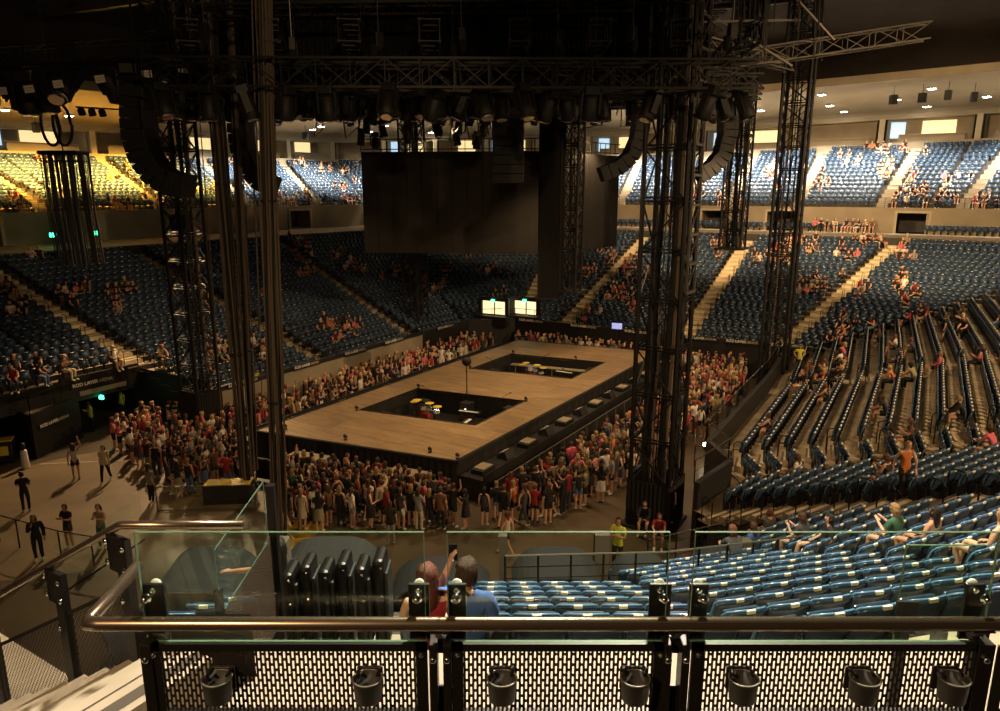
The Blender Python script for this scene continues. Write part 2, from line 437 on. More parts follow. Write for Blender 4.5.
# ---- concourse floor, wall with vomitory openings, balustrade
bm_ = MB(); w_ = MB()
for i in range(len(wall_pts)-1):
    Q0, Q1 = low_for_up[i][1], low_for_up[i+1][1]; W0, W1 = wall_pts[i], wall_pts[i+1]
    z = lambda p, zz: (p.x, p.y, zz)
    bm_.quad(z(Q0, CONC_Z), z(Q1, CONC_Z), z(W1, CONC_Z), z(W0, CONC_Z))
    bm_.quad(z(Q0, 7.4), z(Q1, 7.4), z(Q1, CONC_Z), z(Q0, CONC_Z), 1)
    d = (W1-W0); L = d.length; d.normalize(); up = 10.9
    # openings spread along the wall
    nop = {4: [.45], 6: [.05], 7: [.5], 8: [.08, .93], 9: [.62], 2: [.35], 1: [.2], 0: [.7], 10: [.5], 3: [.6]}.get(i, [])
    cur = 0.
    out = outw(*low_for_up[i][:2])
    for f in nop:
        c = f*L; a = max(c-1.5, cur+.05); b = a+2.8
        w_.quad(z(W0+d*cur, CONC_Z), z(W0+d*a, CONC_Z), z(W0+d*a, up), z(W0+d*cur, up))
        w_.quad(z(W0+d*a, 10.45), z(W0+d*b, 10.45), z(W0+d*b, up), z(W0+d*a, up))
        for e in (a, b):
            w_.quad(z(W0+d*e, CONC_Z), z(W0+d*e+out*3, CONC_Z), z(W0+d*e+out*3, 10.45), z(W0+d*e, 10.45))
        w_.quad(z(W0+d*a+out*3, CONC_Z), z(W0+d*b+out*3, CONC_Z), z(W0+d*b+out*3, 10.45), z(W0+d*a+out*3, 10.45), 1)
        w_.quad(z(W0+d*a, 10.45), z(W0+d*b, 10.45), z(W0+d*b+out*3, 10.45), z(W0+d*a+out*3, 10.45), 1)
        # pale frame
        for e in (a, b):
            c_ = W0+d*e-out*.06; w_.box((c_.x, c_.y, (CONC_Z+10.45)/2), (.22, .2, 10.45-CONC_Z), math.atan2(d.y, d.x), m=2)
        c_ = W0+d*((a+b)/2)-out*.06; w_.box((c_.x, c_.y, 10.5), (b-a+.22, .2, .2), math.atan2(d.y, d.x), m=2)
        cur = b
    w_.quad(z(W0+d*cur, CONC_Z), z(W1, CONC_Z), z(W1, up), z(W0+d*cur, up))
# one row of seats against the concourse wall on the far and right sides
for i in range(5, 11):
    W0, W1 = wall_pts[i], wall_pts[i+1]; o_ = outw(*low_for_up[i][:2]); d = (W1-W0); L = d.length; d.normalize(); n_ = Vector((-d.y, d.x, 0))
    if n_.dot(o_) > 0: n_ = -n_
    for j in range(int(L/.56)):
        if (j//9) % 3 == 2: continue
        p = W0 + d*(.3+.56*j) + n_*.55; seats.append((Vector((p.x, p.y, CONC_Z)), n_, 2))
struct(bm_.build('floor_concourse', [M['conc'], M['conc_dark']]))
struct(w_.build('wall_concourse', [M['wall'], M['conc_dark'], M['wall_l']]))

def polyrail(pts, zs, name, label, posts=1.2, h=1.0, mids=(.25, .5, .75), r=.022, cat='railing', group=None, m='post', fill=None):
    root = empty(name, tuple(pts[0])[:2]+(zs[0],), 0, label, cat, group)
    o = root.location.copy()
    top = MB(); top.tube([(p.x-o.x, p.y-o.y, zz+h-o.z) for p, zz in zip(pts, zs)], r, 6); top.build('top_rail', M[m], root)
    pm = MB(); mm = MB()
    for i in range(len(pts)-1):
        L = (pts[i+1]-pts[i]).length; n = max(1, int(L/posts))
        for j in range(n+1):
            p = lerp(pts[i], pts[i+1], j/n); zz = lerp(zs[i], zs[i+1], j/n)
            pm.bar((p.x-o.x, p.y-o.y, zz-o.z), (p.x-o.x, p.y-o.y, zz+h-o.z), .035)
        for t in mids:
            a, b = pts[i], pts[i+1]
            mm.bar((a.x-o.x, a.y-o.y, zs[i]+h*t-o.z), (b.x-o.x, b.y-o.y, zs[i+1]+h*t-o.z), .012)
    pm.build('posts', M['post'], root)
    if mids: mm.build('mid_rails', M['post'], root)
    return root
for n_, (i0, i1) in enumerate(((0, 4), (4, 7), (7, 9), (9, 12))):
    polyrail([p.copy() for p in wall_pts[i0:i1+1]], [10.9]*(i1-i0+1), 'balustrade', 'black railing along the front of the upper tier, ' + ('left side', 'far left corner behind the screen', 'far side right of the screen', 'right side')[n_], .7, .9, (.2, .4, .6, .8))

# ---- back wall with hospitality boxes, header, soffit, fascia
def zb(i): return upz_top[i]+.55
def WT(i): return 2.05 if i < 4 else (2.3 if i < 6 else 2.6)
bw = MB(); hd = MB(); sf = MB(); fa = MB(); lm = []
fixtures = []
bx_root = []
bi = 0
for i in range(len(box_pts)-1):
    W0, W1 = box_pts[i], box_pts[i+1]; d = W1-W0; L = d.length; d.normalize(); out = outw(*low_for_up[i][:2])
    nrm = Vector((-d.y, d.x, 0));
    if nrm.dot(out) < 0: nrm = -nrm
    n = max(1, round(L/7.5)); zz = lambda f, add: lerp(zb(i), zb(i+1), f)+add
    U0, U1 = upout[i], upout[i+1]
    v = lambda p, h: (p.x, p.y, h)
    bw.quad(v(U0, zz(0, -.5)), v(U1, zz(1, -.5)), v(U1, zz(1, .5)), v(U0, zz(0, .5)))
    bw.quad(v(U0, zz(0, .5)), v(U1, zz(1, .5)), v(W1, zz(1, .5)), v(W0, zz(0, .5)))
    for j in range(n):
        f0, f1 = j/n, (j+1)/n; a = lerp(W0, W1, f0); b = lerp(W0, W1, f1)
        z0, z1 = zz(f0, .45), zz(f1, .45); H = lerp(WT(i), WT(i+1), (j+.5)/n)
        open_ = True
        bw.box(v(a, z0+H/2), (.55, .55, H), math.atan2(d.y, d.x), m=1)      # pier between the boxes
        if open_:
            aa = a+d*.5; b2 = b-d*.5; dep = nrm*2.6
            bw.quad(v(aa, z0), v(b2, z1), v(b2+dep, z1), v(aa+dep, z0), 2)
            bw.quad(v(aa+dep, z0), v(b2+dep, z1), v(b2+dep, z1+H), v(aa+dep, z0+H), 2)
            bw.quad(v(aa, z0+H), v(b2, z1+H), v(b2+dep, z1+H), v(aa+dep, z0+H), 2)
            bw.quad(v(aa, z0), v(aa+dep, z0), v(aa+dep, z0+H), v(aa, z0+H), 2)
            bw.quad(v(b2, z1), v(b2+dep, z1), v(b2+dep, z1+H), v(b2, z1+H), 2)
            # lit wall panel at the back, screen, counter
            lit = bi % 4 != 1
            # hospitality suite furniture is one thing
            root = empty('hospitality_suite', v(a, z0), 0)
            oo = Vector(v(a, z0)); m1 = MB(); m2 = MB(); m3 = MB()
            q0 = lerp(aa, b2, .42)+dep*.96-Vector((oo.x,oo.y,0)); q1 = lerp(aa, b2, .82)+dep*.96-Vector((oo.x,oo.y,0))
            if lit:
                m1.quad((q0.x,q0.y,1.0),(q1.x,q1.y,1.0),(q1.x,q1.y,2.5),(q0.x,q0.y,2.5)); m1.build('lit_wall_panel', M['boxlit'], root)
            q0 = lerp(aa, b2, .04)+dep*.6-Vector((oo.x,oo.y,0)); q1 = lerp(aa, b2, .22)+dep*.9-Vector((oo.x,oo.y,0))
            if bi % 2 == 0:
                m2.quad((q0.x,q0.y,.7),(q1.x,q1.y,.7),(q1.x,q1.y,2.4),(q0.x,q0.y,2.4)); m2.build('cool_lit_window', M['boxcool'], root)
            q0 = lerp(aa, b2, .15)+dep*.12-Vector((oo.x,oo.y,0)); q1 = lerp(aa, b2, .92)+dep*.12-Vector((oo.x,oo.y,0))
            m3.bar((q0.x,q0.y,.95),(q1.x,q1.y,.95),.45,.08); m3.bar((q0.x,q0.y,.45),(q1.x,q1.y,.45),.08,.9)
            m3.build('counter', M['wall'], root)
            tag(root, None, 'suite', 'lit hospitality suites behind the upper tier'); bx_root.append((root, a, z0, bi))
        else:
            bw.quad(v(a, z0), v(b, z1), v(b, z1+H), v(a, z0+H), 1)
        bi += 1
        for q in (.5,):
            p = lerp(a, b, .5) ; fixtures.append((p - nrm*5.2, lerp(z0, z1, .5)+H+2.35)); fixtures.append((lerp(a,b,.15)-nrm*9.2, lerp(z0, z1, .15)+H+2.65))
    T0_, T1_ = WT(i)+.45, WT(i+1)+.45
    hd.quad(v(W0, zz(0, T0_-.05)), v(W1, zz(1, T1_-.05)), v(W1, zz(1, T1_+.15)), v(W0, zz(0, T0_+.15)))
    # curved header
    prev = [(W0, zz(0, T0_+.15)), (W1, zz(1, T1_+.15))]
    for s in range(1, 5):
        t = s/4; o_ = 1.4*(1-math.cos(t*math.pi/2)); h_ = .15+.75*math.sin(t*math.pi/2)
        cur_ = [(W0-outw(*low_for_up[i][:2])*o_, zz(0, T0_+h_)), (W1-outw(*low_for_up[i+1][:2])*o_, zz(1, T1_+h_))]
        hd.quad(v(*prev[0]), v(*prev[1]), v(*cur_[1]), v(*cur_[0])); prev = cur_
    I0, I1 = sof_in[i], sof_in[i+1]
    sf.quad(v(*prev[0]), v(*prev[1]), v(I1, zz(1, T1_+2.05)), v(I0, zz(0, T0_+2.05)))
    fa.quad(v(I0, zz(0, T0_+2.0)), v(I1, zz(1, T1_+2.0)), v(I1, zz(1, T1_+2.7)), v(I0, zz(0, T0_+2.7)))
    fa.quad(v(I0, zz(0, T0_+2.7)), v(I1, zz(1, T1_+2.7)), v(I1+outw(*low_for_up[i+1][:2])*3, 25.6), v(I0+outw(*low_for_up[i][:2])*3, 25.6), 1)
struct(bw.build('wall_suites', [M['wall'], M['wall_l'], M['wall']]))
struct(hd.build('wall_header', M['soffit'])); struct(sf.build('ceiling_soffit', M['soffit'])); struct(fa.build('trim_fascia', [M['wall'], M['roof']]))
for (root, a, z0, b_) in bx_root:
    px, py = proj(a.x, a.y, z0+1)
    side = 'left side' if px < 330 else ('behind the hanging screen' if px < 640 else 'right side')
    tag(root, 'open suite with %s above the upper tier, %s' % ('lit back panel' if b_ % 4 != 1 else 'unlit back', side))

# ---- roof over the hall
rf = MB()
C0 = ab(30, -18)
ring = []
for i in range(len(sof_in)):
    ring.append(sof_in[i] + outw(*low_for_up[i][:2])*3)
rpts = [ring[0] + Vector((0, 0, 0))] + ring[1:]
rpts += [Vector((45, -12, 0)), Vector((0, -22, 0)), Vector((-45, -12, 0))]
for i in range(len(rpts)):
    a, b = rpts[i], rpts[(i+1) % len(rpts)]
    rf.poly([(a.x, a.y, 25.5), (b.x, b.y, 25.5), (C0.x, C0.y, 33)])
struct(rf.build('ceiling', M['roof']))
# beams and pale panels of the roof, deep trusses radiating over the hall
for n_, (a0, a1) in enumerate(((ab(2,-60),ab(14,12)), (ab(14,-60),ab(26,14)), (ab(30,-62),ab(42,22)), (ab(48,-60),ab(58,20)))):
    mb = MB(); L = (a1-a0); n = 14
    P = [a0 + L*(j/n) for j in range(n+1)]
    zt = 27.6; zbm = 24.9
    mb.bar((a0.x,a0.y,zt),(a1.x,a1.y,zt),.35,.35); mb.bar((a0.x,a0.y,zbm),(a1.x,a1.y,zbm),.4,.35)
    for j in range(n):
        p, q = P[j], P[j+1]
        if j % 2: mb.bar((p.x,p.y,zbm),(q.x,q.y,zt),.22)
        else: mb.bar((p.x,p.y,zt),(q.x,q.y,zbm),.22)
    struct(mb.build('ceiling_beam', M['beam']))
mb = MB()
for (a, b_) in ((8,-44),(8,-36),(16,-52),(24,-46),(34,-52),(8,4),(20,8),(32,12),(16,-12)):
    p = ab(a, b_); mb.box((p.x, p.y, 28.4), (5, 3, .1), R(-31)+.1)
    for j in range(5): q = ab(a-1+.5*j, b_); mb.box((q.x, q.y, 28.3), (4.6, .08, .1), R(-31)+.1)
struct(mb.build('ceiling_panels', M['roofp']))
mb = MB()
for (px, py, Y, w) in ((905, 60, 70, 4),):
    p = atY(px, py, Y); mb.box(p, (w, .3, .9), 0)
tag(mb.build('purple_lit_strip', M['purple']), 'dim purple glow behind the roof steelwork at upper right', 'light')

# ---- floor
mb = MB()
mb.quad((-60, -2, 0), (60, -2, 0), (60, 75, 0), (-60, 75, 0))
struct(mb.build('floor', M['floor']))
mb = MB(); c_ = atz(95, 500, 0); n = 40
ring_ = [(c_.x + 6.3*math.cos(2*math.pi*k/n), c_.y + 6.3*math.sin(2*math.pi*k/n), .006) for k in range(n)]
mb.poly(ring_); struct(mb.build('floor_round_mat', M['floor_light']))
mb = MB(); p, q = atz(40, 464, .012), atz(150, 459, .012); mb.bar(p, q, .07, .004); struct(mb.build('floor_tape_line', M['floor_line']))

# ---- front walls of the lower tier, with kerb and lettering
fw = MB(); H = 2.55
def wallseg(mb, a, b, z0, z1, m=0, th=.18, out=None):
    d = (b-a).normalized(); n_ = Vector((-d.y, d.x, 0))
    mb.hexa([(p + n_*s).to_tuple()[:2]+(z,) for z in (z0, z1) for p, s in ((a, 0), (b, 0), (b, th), (a, th))], m)
inn = [l[0] for l in LOW]
offs = []
for i, (P, Q, a) in enumerate(LOW): offs.append(P - outw(P, Q)*.75)
WL = [Vector((-32,36.5,0)), Vector((-22.1,31.9,0)), Vector((-21.6,34.9,0))]
for i in range(2): wallseg(fw, WL[i], WL[i+1], 0, 2.2, 0)
q6a, q6b = lerp(LOW[0][0], LOW[0][1], .25), lerp(LOW[1][0], LOW[1][1], .25)
fw.poly([v_.to_tuple()[:2]+(2.15,) for v_ in (WL[1], WL[2], q6b, ab(16.2,-36.4))], 2)
fw.quad(q6a.to_tuple()[:2]+(2.1,), q6b.to_tuple()[:2]+(2.1,), q6b.to_tuple()[:2]+(3.2,), q6a.to_tuple()[:2]+(3.2,), 0)
for i in range(2, len(offs)-1):
    lt = 2 <= i <= 3
    wallseg(fw, offs[i], offs[i+1], 0, 2.3, 1 if lt else 0)
    wallseg(fw, offs[i], offs[i+1], 2.3, H, 0, .22)
    a, b = offs[i], offs[i+1]; c, d_ = inn[i], inn[i+1]
    fw.quad((a.x,a.y,1.5),(b.x,b.y,1.5),(d_.x,d_.y,1.5),(c.x,c.y,1.5), 2)
struct(fw.build('wall_pitside', [M['black'], M['wall'], M['conc']]))
# tunnel on the left
mb = MB(); T0 = WL[2]; T1 = offs[2]
def v3(p, z): return (p.x, p.y, z)
k6 = 6/NR
o1 = lerp(LOW[1][0], LOW[1][1], k6); o2 = lerp(LOW[2][0], LOW[2][1], k6)
e1 = ab(18, -46); e2 = ab(22, -46)
mb.quad(v3(T0, 0), v3(e1, 0), v3(e1, 3.0), v3(T0, 3.0)); mb.quad(v3(T1, 0), v3(e2, 0), v3(e2, 3.0), v3(T1, 3.0))
mb.quad(v3(e1, 0), v3(e2, 0), v3(e2, 3), v3(e1, 3)); mb.quad(v3(o1, 2.1), v3(o2, 2.1), v3(e2, 2.1), v3(e1, 2.1))
wallseg(mb, o1, o2, 2.0, 3.3, 0)
struct(mb.build('wall_tunnel', M['black']))
# side rails of the seats above the tunnel
polyrail([T0.copy(), o1.copy()], [2.2, 2.3], 'tunnel_railing', 'black railing on the left edge of the dark floor tunnel', 1.2, 1.0)
polyrail([T1.copy(), o2.copy()], [2.5, 3.1], 'tunnel_railing', 'black railing on the right edge of the dark floor tunnel', 1.2, 1.0)
polyrail([o1.copy(), o2.copy()], [3.3, 3.3], 'tunnel_railing', 'black railing over the mouth of the dark floor tunnel', 1.2, .95)
# rails on top of the pit wall
polyrail([q.copy() for q in WL], [2.2]*3, 'front_railing', 'thin black railing on the wall left of the tunnel', 1.4, .9, (.5,))
for (i0, i1, lb) in ((2, 5, 'on the left stand front'), (5, 6, 'at the far left corner'), (6, 9, 'on the far stand front'), (9, 14, 'along the right stand front')):
    polyrail([p.copy() for p in offs[i0:i1+1]], [2.5]*(i1-i0+1), 'front_railing', 'thin black railing on the pit wall ' + lb, 1.6, .85, (.5,), m='rail' if i0 == 9 else 'post')

# venue name on the pit wall
def sign_on(p, d, z, size, label, txt='ROD LAVER ARENA', sub=False):
    """lettering board standing flush on a wall, reading along d"""
    d = d.normalized(); rz = math.atan2(d.y, d.x); n_ = Vector((d.y, -d.x, 0))
    root = empty('arena_sign', (p.x + n_.x*.04, p.y + n_.y*.04, z), rz, label, 'sign', None)
    L = size*8.9
    b = MB(); b.box((L/2, 0, size*.35), (L+size*.6, .03, size*1.25)); b.build('board', M['black'], root)
    rot = Matrix.Rotation(R(90), 4, 'X')
    a = text_mesh(txt[:9], size, M['signtxt'], 'bold_lettering', root, (0, -.02, .05), rot)
    a.data.transform(Matrix.Scale(1.02, 4)); w = max(vv.co.x for vv in a.data.vertices)
    b2 = text_mesh(txt[10:], size*.95, M['wall_l'], 'light_lettering', root, (w+size*.18, -.02, .05), rot, depth=.006)
    return root
dl = (ab(22,-31.5)-ab(2,-31.5)).normalized()
p = atz(47, 434, 1.34); p.x = -21.72 if False else lerp(WL[1], WL[2], (p.y-WL[1].y)/(WL[2].y-WL[1].y)).x
dd_ = WL[2]-WL[1]; nn_ = Vector((dd_.y, -dd_.x, 0)).normalized()
sign_on(lerp(WL[1], WL[2], .12)+nn_*.03, dd_, 1.38, .21, 'white venue lettering on the black wall left of the floor tunnel')
sign_on(lerp(o1, o2, .12) + BV*.03, o2-o1, 2.72, .24, 'white venue lettering over the floor tunnel with a strip below')
b_ = MB(); a = lerp(o1, o2, .2)+BV*.06; c = lerp(o1, o2, .8)+BV*.06; b_.bar(v3(a, 2.38), v3(c, 2.38), .02, .24)
tag(b_.build('sponsor_strip', M['wall']), 'pale blank strip below the venue lettering over the tunnel', 'sign')
b_ = MB(); a = lerp(o1, o2, .45)+BV*.1; b_.box(v3(a, 1.95), (.3, .1, .2), ANG)
tag(b_.build('exit_light', M['green']), 'small green exit light at the mouth of the left tunnel', 'light')
for f, i, lb in ((.10, 3, 'on the left stand wall beside the truss tower'), (.62, 3, 'on the left stand wall behind the cable bundles'), (.1, 2, 'on the left stand wall right of the cable bundles'), (.55, 2, 'further along the left stand wall')):
    pass
for i, f, lb in ((2, .12, 'on the left stand wall beside the yellow shirted steward'), (2, .62, 'on the left stand wall between the cable bundles'), (3, .08, 'on the left stand wall above the red cases'), (3, .52, 'on the beige left wall just right of the red cases'), (4, .3, 'on the left stand wall by the grey stair'),
                 (6, .12, 'on the far wall behind the stage, left one'), (7, .15, 'on the far wall left of the blue screen'), (7, .6, 'on the far wall behind the big truss tower'), (8, .1, 'on the far wall right of the big tower'), (8, .55, 'on the far wall above the right crowd'), (9, .05, 'on the far wall at the right corner')):
    a, b = offs[i], offs[i+1]; d = b-a; nn = Vector((d.y, -d.x, 0)).normalized()
    sign_on(lerp(a, b, f)+nn*.02, d, 2.36, .24 if i > 4 else .22, 'small white venue lettering ' + lb)

# lit doors at the far left corner
a = offs[5]; b = offs[6]; d = (b-a).normalized(); nn = Vector((d.y, -d.x, 0))
# ================================================================== NEAR BLOCK OF SEATS (just below the rail)
NB = [(Vector((-1.0,19.7,0)), Vector((-1.0,5.6,0)), 10), (Vector((2.3,19.7,0)), Vector((2.3,5.6,0)), 6),
      (Vector((5.4,20.7,0)), Vector((7.2,6.75,0)), 4), (Vector((7.1,22.4,0)), Vector((14.3,10.3,0)), 4)]
def nbz(k): return 7.72-.42*(16-k)
mb = MB()
for i in range(3):
    k0 = NB[i][2]
    mk_section(mb, NB[i][0], NB[i+1][0], NB[i][1], NB[i+1][1], 17, nbz, .0, .0 if i < 2 else .1, range(k0, 17), k0=k0)
    a, b = NB[i], NB[i+1]; t = k0/17
    p = lerp(a[0], a[1], t); q = lerp(b[0], b[1], t); mb.quad(v3(p, 0), v3(q, 0), v3(q, nbz(k0)), v3(p, nbz(k0)), 1)
# narrow aisle and a small block left of the folded seats
mk_section(mb, Vector((-4.0,19.7,0)), Vector((-2.95,19.7,0)), Vector((-4.0,5.6,0)), Vector((-2.95,5.6,0)), 17, nbz, 0, 0, range(12,17), k0=12)
mb.box((-1.95,6.6,7.2),(.9,1.9,.9),m=1)
struct(mb.build('floor_near_terraces', [M['conc'], M['conc_dark']]))
flight(Vector((-1.3,19.7,0)), Vector((-1.3,5.6,0)), 17, nbz, .26, name='near_aisle_steps', k0=10, mt='cream')
# ================================================================== SEATS
def shell(w, h, th, nx=6, nz=4, bow=.07, lean=.12, z0=.40, topdrop=.05, mb=None, m=0, m2=0):
    mb = mb or MB(); i0 = len(mb.v)
    for side in (0, 1):
        for j in range(nz+1):
            for i in range(nx+1):
                u = i/nx*2-1; t = j/nz
                z = z0+h*t - (topdrop*(u**4))*t
                x = u*w/2*(1-.06*(1-t))
                y = -lean*t + bow*u*u - (th if side else 0)
                mb.v.append((x, y, z))
    N = (nx+1)*(nz+1)
    for side in (0, 1):
        for j in range(nz):
            for i in range(nx):
                a = i0+side*N+j*(nx+1)+i; f = (a, a+1, a+nx+2, a+nx+1)
                mb.f.append(f if side else f[::-1]); mb.mi.append(m if not side else m2)
    edge = [(i, 0) for i in range(nx+1)]+[(nx, j) for j in range(1, nz+1)]+[(i, nz) for i in range(nx-1, -1, -1)]+[(0, j) for j in range(nz-1, 0, -1)]
    for e, g in zip(edge, edge[1:]+edge[:1]):
        a = i0+e[1]*(nx+1)+e[0]; b = i0+g[1]*(nx+1)+g[0]
        mb.f.append((a, b, b+N, a+N)); mb.mi.append(m)
    return mb
def make_seat():
    root = empty('stadium_seat', (0,0,0))
    s = shell(.50, .46, .03, 8, 6); s.build('backrest', [M['seat']], root, smooth=True)
    rim = MB()                                              # moulded lip round the top and sides
    pts = []
    for j in range(0, 9):
        t = min(1, j/5) if j < 5 else 1
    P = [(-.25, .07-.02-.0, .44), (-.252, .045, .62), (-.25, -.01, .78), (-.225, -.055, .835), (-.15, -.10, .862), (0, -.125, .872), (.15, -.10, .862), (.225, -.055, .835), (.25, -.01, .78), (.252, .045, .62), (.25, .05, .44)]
    rim.tube(P, .017, 6); rim.build('rim', M['rim_sheen'], root, smooth=True)
    p = MB(); 
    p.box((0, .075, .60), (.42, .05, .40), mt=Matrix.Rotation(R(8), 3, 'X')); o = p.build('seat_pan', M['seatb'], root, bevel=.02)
    n = MB(); n.box((0, -.142, .868), (.10, .03, .042)); n.build('number_plate', M['plate'], root, bevel=.004)
    f = MB(); f.box((-.255, -.02, .22), (.03, .16, .44)); f.box((.255, -.02, .22), (.03, .16, .44)); f.bar((-.25, 0, .40), (.25, 0, .40), .035)
    f.build('bracket', M['seatdk'], root)
    return root
def near_key(s):
    p, n, t = s; px, py = proj(p.x, p.y, p.z+.6)
    d = (p - Vector((0, 0, HC))).length
    return d if (-30 < px < 1030 and 380 < py < 690) else 1e9 + d
seats.sort(key=near_key)
near_seats = seats[:300]; far_seats = seats[300:]
proto = make_seat()
cache = [k for k in kids(proto)]
for i, (p, n, t) in enumerate(near_seats):
    rz = math.atan2(-n.x, n.y)
    if i == 0: r = proto
    else:
        r = proto.copy(); COL.objects.link(r)
        for k in cache:
            c = k.copy(); COL.objects.link(c); c.parent = r
    r.location = p; r.rotation_euler = (0, 0, rz)
    px, py = proj(p.x, p.y, p.z+.8)
    row = 'nearest rows under the railing' if p.y < 8.3 and p.x < 6 else ('middle rows of the near block' if p.y < 12 and p.x < 9 else 'block to the right')
    hz = 'behind the left pane' if px < 430 else ('behind the middle pane' if px < 680 else ('behind the right pane' if py > 532 else 'above the right pane'))
    tag(r, 'empty blue tip-up seat, %s, seen %s' % (row, hz), 'seat', 'near blue seats, %s, %s' % (row, hz))
# everything farther away as one set of seats
fs = MB()
shell(.48, .44, .04, 2, 1, mb=fs)
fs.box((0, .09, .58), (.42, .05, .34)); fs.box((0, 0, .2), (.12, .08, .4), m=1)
fs.box((0, -.085, .838), (.43, .085, .03)); fs.box((0, -.115, .858), (.13, .05, .03), m=2)
V = np.array(fs.v); nv = len(V); F = fs.f
P = np.array([tuple(s[0]) for s in far_seats]); Nn = np.array([tuple(s[1]) for s in far_seats])
# heading matrix: local y -> n, local x -> (n.y,-n.x)
X = np.stack([Nn[:,1], -Nn[:,0], np.zeros(len(P))], 1)
W = P[:,None,:] + V[None,:,0:1]*X[:,None,:] + V[None,:,1:2]*Nn[:,None,:] + V[None,:,2:3]*np.array([0,0,1.])[None,None,:]
verts = W.reshape(-1, 3)
me = bpy.data.meshes.new('stadium_seats')
nS = len(P); loops = np.concatenate([np.array(f) for f in F]); sizes = np.array([len(f) for f in F])
allloops = (loops[None, :] + (np.arange(nS)*nv)[:, None]).reshape(-1)
allsz = np.tile(sizes, nS); starts = np.concatenate([[0], np.cumsum(allsz)[:-1]])
me.vertices.add(len(verts)); me.vertices.foreach_set('co', verts.ravel())
me.loops.add(len(allloops)); me.loops.foreach_set('vertex_index', allloops.astype(np.int32))
me.polygons.add(len(allsz)); me.polygons.foreach_set('loop_start', starts.astype(np.int32)); me.polygons.foreach_set('loop_total', allsz.astype(np.int32))
me.update(calc_edges=True)
for m_ in (M['seat'], M['seatdk'], M['plate']): me.materials.append(m_)
me.polygons.foreach_set('material_index', np.tile(np.array(fs.mi, dtype=np.int32), nS))
o = bpy.data.objects.new('stadium_seats', me); COL.objects.link(o)
tag(o, 'rows upon rows of empty blue seats filling both tiers all around the hall', 'seats', None, 'stuff')
print('SEATS', len(seats), len(near_seats))
# ================================================================== STAGE
SC = [Vector((-11.4,31.4,0)), Vector((-1.8,27.6,0)), Vector((11.1,47.9,0)), Vector((1.3,52.0,0))]
def st(u, v, z=0.0):
    p = lerp(lerp(SC[0], SC[3], v), lerp(SC[1], SC[2], v), u); return Vector((p.x, p.y, z))
SZ = 1.6
us = [0, .19, .81, 1]; vs = [0, .19, .385, .61, .81, 1]
stage = empty('stage', tuple(st(.5, 0)), 0, 'long low rectangular stage with brown boarded deck and two sunken pits', 'stage')
so = stage.location.copy()
dk = MB(); pit = MB(); edge = MB(); SUB = 1
for i in range(3):
    for j in range(5):
        a, b, c, d = st(us[i], vs[j]), st(us[i+1], vs[j]), st(us[i+1], vs[j+1]), st(us[i], vs[j+1])
        if i == 1 and j in (1, 3):
            zf = .35
            pit.quad(*[tuple(p-so+ZV*zf) for p in (a, b, c, d)])
            for p, q in ((a, b), (b, c), (c, d), (d, a)):
                pit.quad(*[tuple(x-so) for x in (p+ZV*zf, q+ZV*zf, q+ZV*(SZ-.02), p+ZV*(SZ-.02))])
                edge.bar(p-so+ZV*(SZ+.01), q-so+ZV*(SZ+.01), .07, .04)
        else:
            dk.hexa([tuple(p-so+ZV*z) for z in (SZ-.12, SZ) for p in (a, b, c, d)])
dk.build('deck', M['deck'], stage); pit.build('pit_lining', M['drape'], stage); edge.build('edge_trim', M['black'], stage)
sk = MB()
for p, q in ((st(0,0), st(1,0)), (st(1,0), st(1,1)), (st(1,1), st(0,1)), (st(0,1), st(0,0))):
    n = 30
    for k in range(n):
        a = lerp(p, q, k/n); b = lerp(p, q, (k+1)/n); nn = Vector((b.y-a.y, a.x-b.x, 0)).normalized()
        m_ = (a+b)/2 + nn*.06; a = a+nn*.01; b = b+nn*.01
        for x, y in ((a, m_), (m_, b)):
            sk.quad(*[tuple(t-so) for t in (x, y, y+ZV*(SZ-.14), x+ZV*(SZ-.14))])
    sk.bar(p-so+ZV*(SZ-.06), q-so+ZV*(SZ-.06), .16, .14)
sk.build('skirt', M['drape'], stage)

